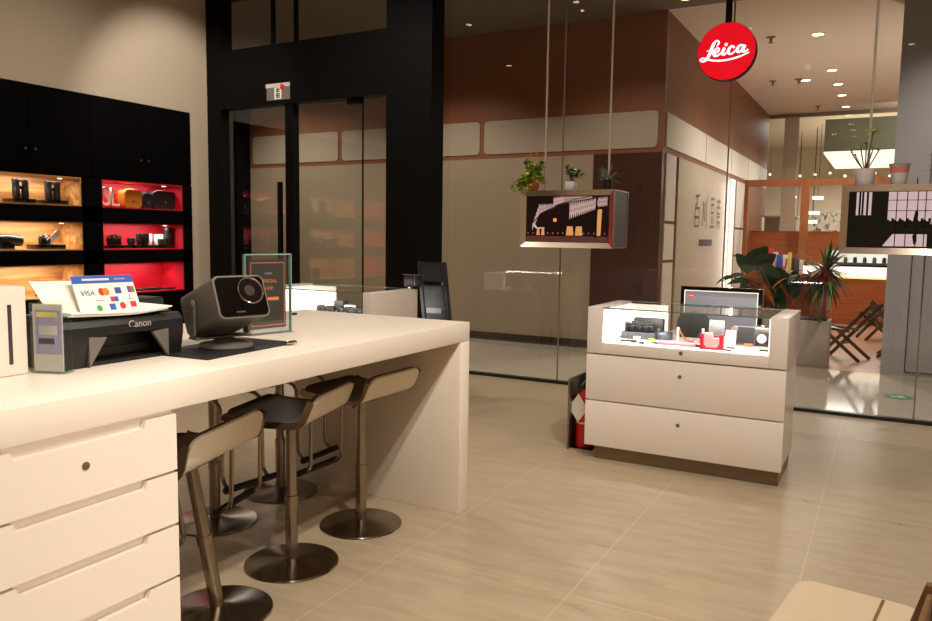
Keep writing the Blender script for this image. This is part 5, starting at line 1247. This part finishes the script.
# ceiling fittings
def downlight(x, y, z, label, group, r=0.07):
    t = thing('downlight', label, 'ceiling light', (x, y, z), 0, group)
    MB().lathe([(r*0.82, 0.0), (r*1.15, 0.0), (r*1.12, -0.008), (r*0.85, -0.008)], n=24).build('trim_ring', M['cream_ceil'], t)
    MB().lathe([(0, -0.002), (r*0.84, -0.002), (r*0.84, -0.006), (0, -0.006)], n=24).build('lamp_face', M['lamp'], t)
    return t
for (px, py), lb in zip(((818, 34), (832, 70), (806, 80), (838, 84), (842, 95), (846, 106.5)), ('round downlight in the cream ceiling nearest the red sign', 'second round downlight back in the cream ceiling', 'round downlight left of the others in the cream ceiling', 'third round downlight back in the row on the cream ceiling', 'fourth round downlight back in the row on the cream ceiling', 'farthest round downlight in the row on the cream ceiling')):
    q = at(px, py, 2, 4.2); downlight(q.x, q.y, 4.1995, lb, 'downlights in the cream ceiling', 0.085)
q = at(690, 2, 2, 4.2); downlight(q.x, 9.2, 4.1995, 'round downlight at the top edge left of the sign pole', 'downlights in the corridor ceiling', 0.08)
for (px, py), lb in zip(((771, 37), (773, 81), (799, 79), (818, 106)), ('nearest ceiling sprinkler right of the red sign', 'left ceiling sprinkler of the middle pair', 'right ceiling sprinkler of the middle pair', 'farthest ceiling sprinkler before the glazing')):
    q = at(px, py, 2, 4.2); t = thing('sprinkler', lb, 'sprinkler', (q.x, q.y, 4.2), 0, 'sprinklers in the cream ceiling')
    MB().lathe([(0, 0), (0.06, 0), (0.055, -0.012), (0.02, -0.016), (0.016, -0.06), (0, -0.06)], n=16).build('collar', M['plinth'], t); MB().lathe([(0, -0.075), (0.04, -0.075), (0.04, -0.08), (0, -0.08)], n=16).cyl((0, 0, -0.06), (0, 0, -0.076), 0.008, n=8).build('deflector', M['plinth'], t)
SHOPL = [(-2.05, 1.5), (-2.1, 3.4), (0.25, 2.3), (0.1, -0.6), (0.4, 4.6), (-3.9, 3.85), (-3.98, 3.45), (-5.0, 5.0), (-6.4, 0.75), (-5.75, 3.5), (-1.2, 3.9)]
for x, y in SHOPL: downlight(x, y, CZ-0.0005, 'recessed downlight in the shop ceiling above the picture', 'downlights in the shop ceiling', 0.06)
# green floor marker
q = at(898, 397, 2, 0); t = thing('floor_sticker', 'round green sticker on the polished floor beyond the glass', 'sticker', (q.x, q.y, 0.0005))
MB().lathe([(0, 0), (0.125, 0), (0.125, 0.001), (0, 0.001)], n=40).build('disc', M['sticker_green'], t)
b = MB(); b.box((0, 0, 0.0015), (0.12, 0.025, 0.0006)); b.box((0.03, 0.02, 0.0015), (0.025, 0.06, 0.0006), 0, Euler((0, 0, 0.7))); b.build('arrow', M['paper'], t)

# ================================================================== LIGHT
wd = bpy.data.worlds.new('world'); scene.world = wd; wd.use_nodes = True
wd.node_tree.nodes['Background'].inputs[0].default_value = (1.0, 0.86, 0.70, 1); wd.node_tree.nodes['Background'].inputs[1].default_value = 0.03
WARM = (1.0, 0.925, 0.82); NEUT = (1.0, 0.96, 0.92)
def spot(loc, tgt, W, size=75, blend=0.6, r=0.06, col=WARM):
    l = bpy.data.lights.new('spot', 'SPOT'); l.energy = W; l.spot_size = math.radians(size); l.spot_blend = blend; l.shadow_soft_size = r; l.color = col
    o = bpy.data.objects.new('spot', l); COL.objects.link(o); o.location = loc
    o.rotation_euler = (Vector(tgt)-Vector(loc)).to_track_quat('-Z', 'Y').to_euler(); return o
def area(loc, tgt, W, sx, sy, col=WARM):
    l = bpy.data.lights.new('area', 'AREA'); l.shape = 'RECTANGLE'; l.size = sx; l.size_y = sy; l.energy = W; l.color = col
    o = bpy.data.objects.new('area', l); COL.objects.link(o); o.location = loc
    o.rotation_euler = (Vector(tgt)-Vector(loc)).to_track_quat('-Z', 'Y').to_euler(); return o
ZL = CZ-0.05
LAMPS_AND_FILL = [(-2.05, 1.5, 12, 90), (-2.1, 3.4, 45, 90), (0.3, 0.4, 250, 150), (0.25, 2.3, 350, 150), (0.6, 4.8, 55, 140), (-1.4, 3.3, 60, 130), (-3.9, 3.85, 75, 140), (-5.0, 5.0, 130, 150), (-6.0, 2.0, 70, 150), (-4.5, 0.3, 45, 150), (-1.5, -1.5, 50, 160), (1.6, -1.5, 70, 160), (2.0, 2.6, 20, 160), (-6.0, 4.2, 25, 150)]  # the wide ones include fill spots added to brighten the shop
spot((2.3, 0.5, 2.0), (-1.87, 0.9, 0.45), 320, 30, 0.6)  # unseen low spot added to brighten the drawer fronts
for (x, y, W, sz) in LAMPS_AND_FILL:
    spot((x, y, ZL), (x, y, 0), W, sz)
spot((0.6, 1.2, ZL), (-1.87, 2.7, 0.6), 400, 46, 0.8)  # extra spot added to lift the slab front, end panel and stool backs
# unseen spot added to brighten the far end of the left wall
spot((-5.6, 5.6, ZL), (LW, 6.4, 2.2), 170, 70)
# corridor
for x, W in ((-8.2, 280), (-5.4, 190), (-2.9, 130), (0.9, 230)): spot((x, 8.1, 4.15), (x, 8.25, 0), W, 125, 0.8)
# cafe
for y in (11.5, 14.0, 16.5): spot((-0.9, y, 4.12), (-0.9, y, 0), 370, 140, 0.9)
#area((-1.75, (SX, 14.3, 1.25), 0.01, 0.1, 0.1)
area((0.0, 22.5, 3.3), (0, 22.5, 0), 260, 5, 4, NEUT)
area((-2.5, 20.5, 4.2), (-2.5, 20.5, 0), 60, 2, 2, NEUT)
spot((0.9, 12.6, 0.4), (-0.6, 13.4, 4.2), 290, 120, 0.9, col=NEUT)  # uplight added out of sight behind the column to brighten the cream ceiling
spot((0.75, 17.4, 4.0), (0.0, 18.9, 3.7), 80, 120, r=0.02)  # spot added behind the column to brighten the green bulkhead
area((SX+0.12, 14.1, 1.35), (SX, 13.2, 1.35), 10, 0.05, 2.2, WARM)
# niches and cases
for y0, y1, mn in COLS:
    for z0, z1 in ROWS:
        red = 'red' in mn
        area((LW-0.15, (y0+y1)/2, z1-0.02), (LW-0.2, (y0+y1)/2, z0), 3.2 if red else 5.8, 0.8, 0.05, NEUT if red else WARM)
        spot((LW-0.16, y1-0.12, z1-0.03), (LW-0.2, y1-0.08, z0), 1.6, 100, 0.7, 0.015)
for x, y, z in area_case:
    area((x, y, z), (x, y+0.2, 0.7), 7, 0.9, 0.03, (1, 0.95, 0.92))
scene.view_settings.view_transform = 'Standard'; scene.view_settings.look = 'None'
scene.view_settings.exposure = 0.0; scene.view_settings.gamma = 1.0
scene.cycles.use_denoising = True
scene.cycles.max_bounces = 8; scene.cycles.transparent_max_bounces = 16; scene.cycles.sample_clamp_indirect = 4
scene.cycles.caustics_reflective = False; scene.cycles.caustics_refractive = False
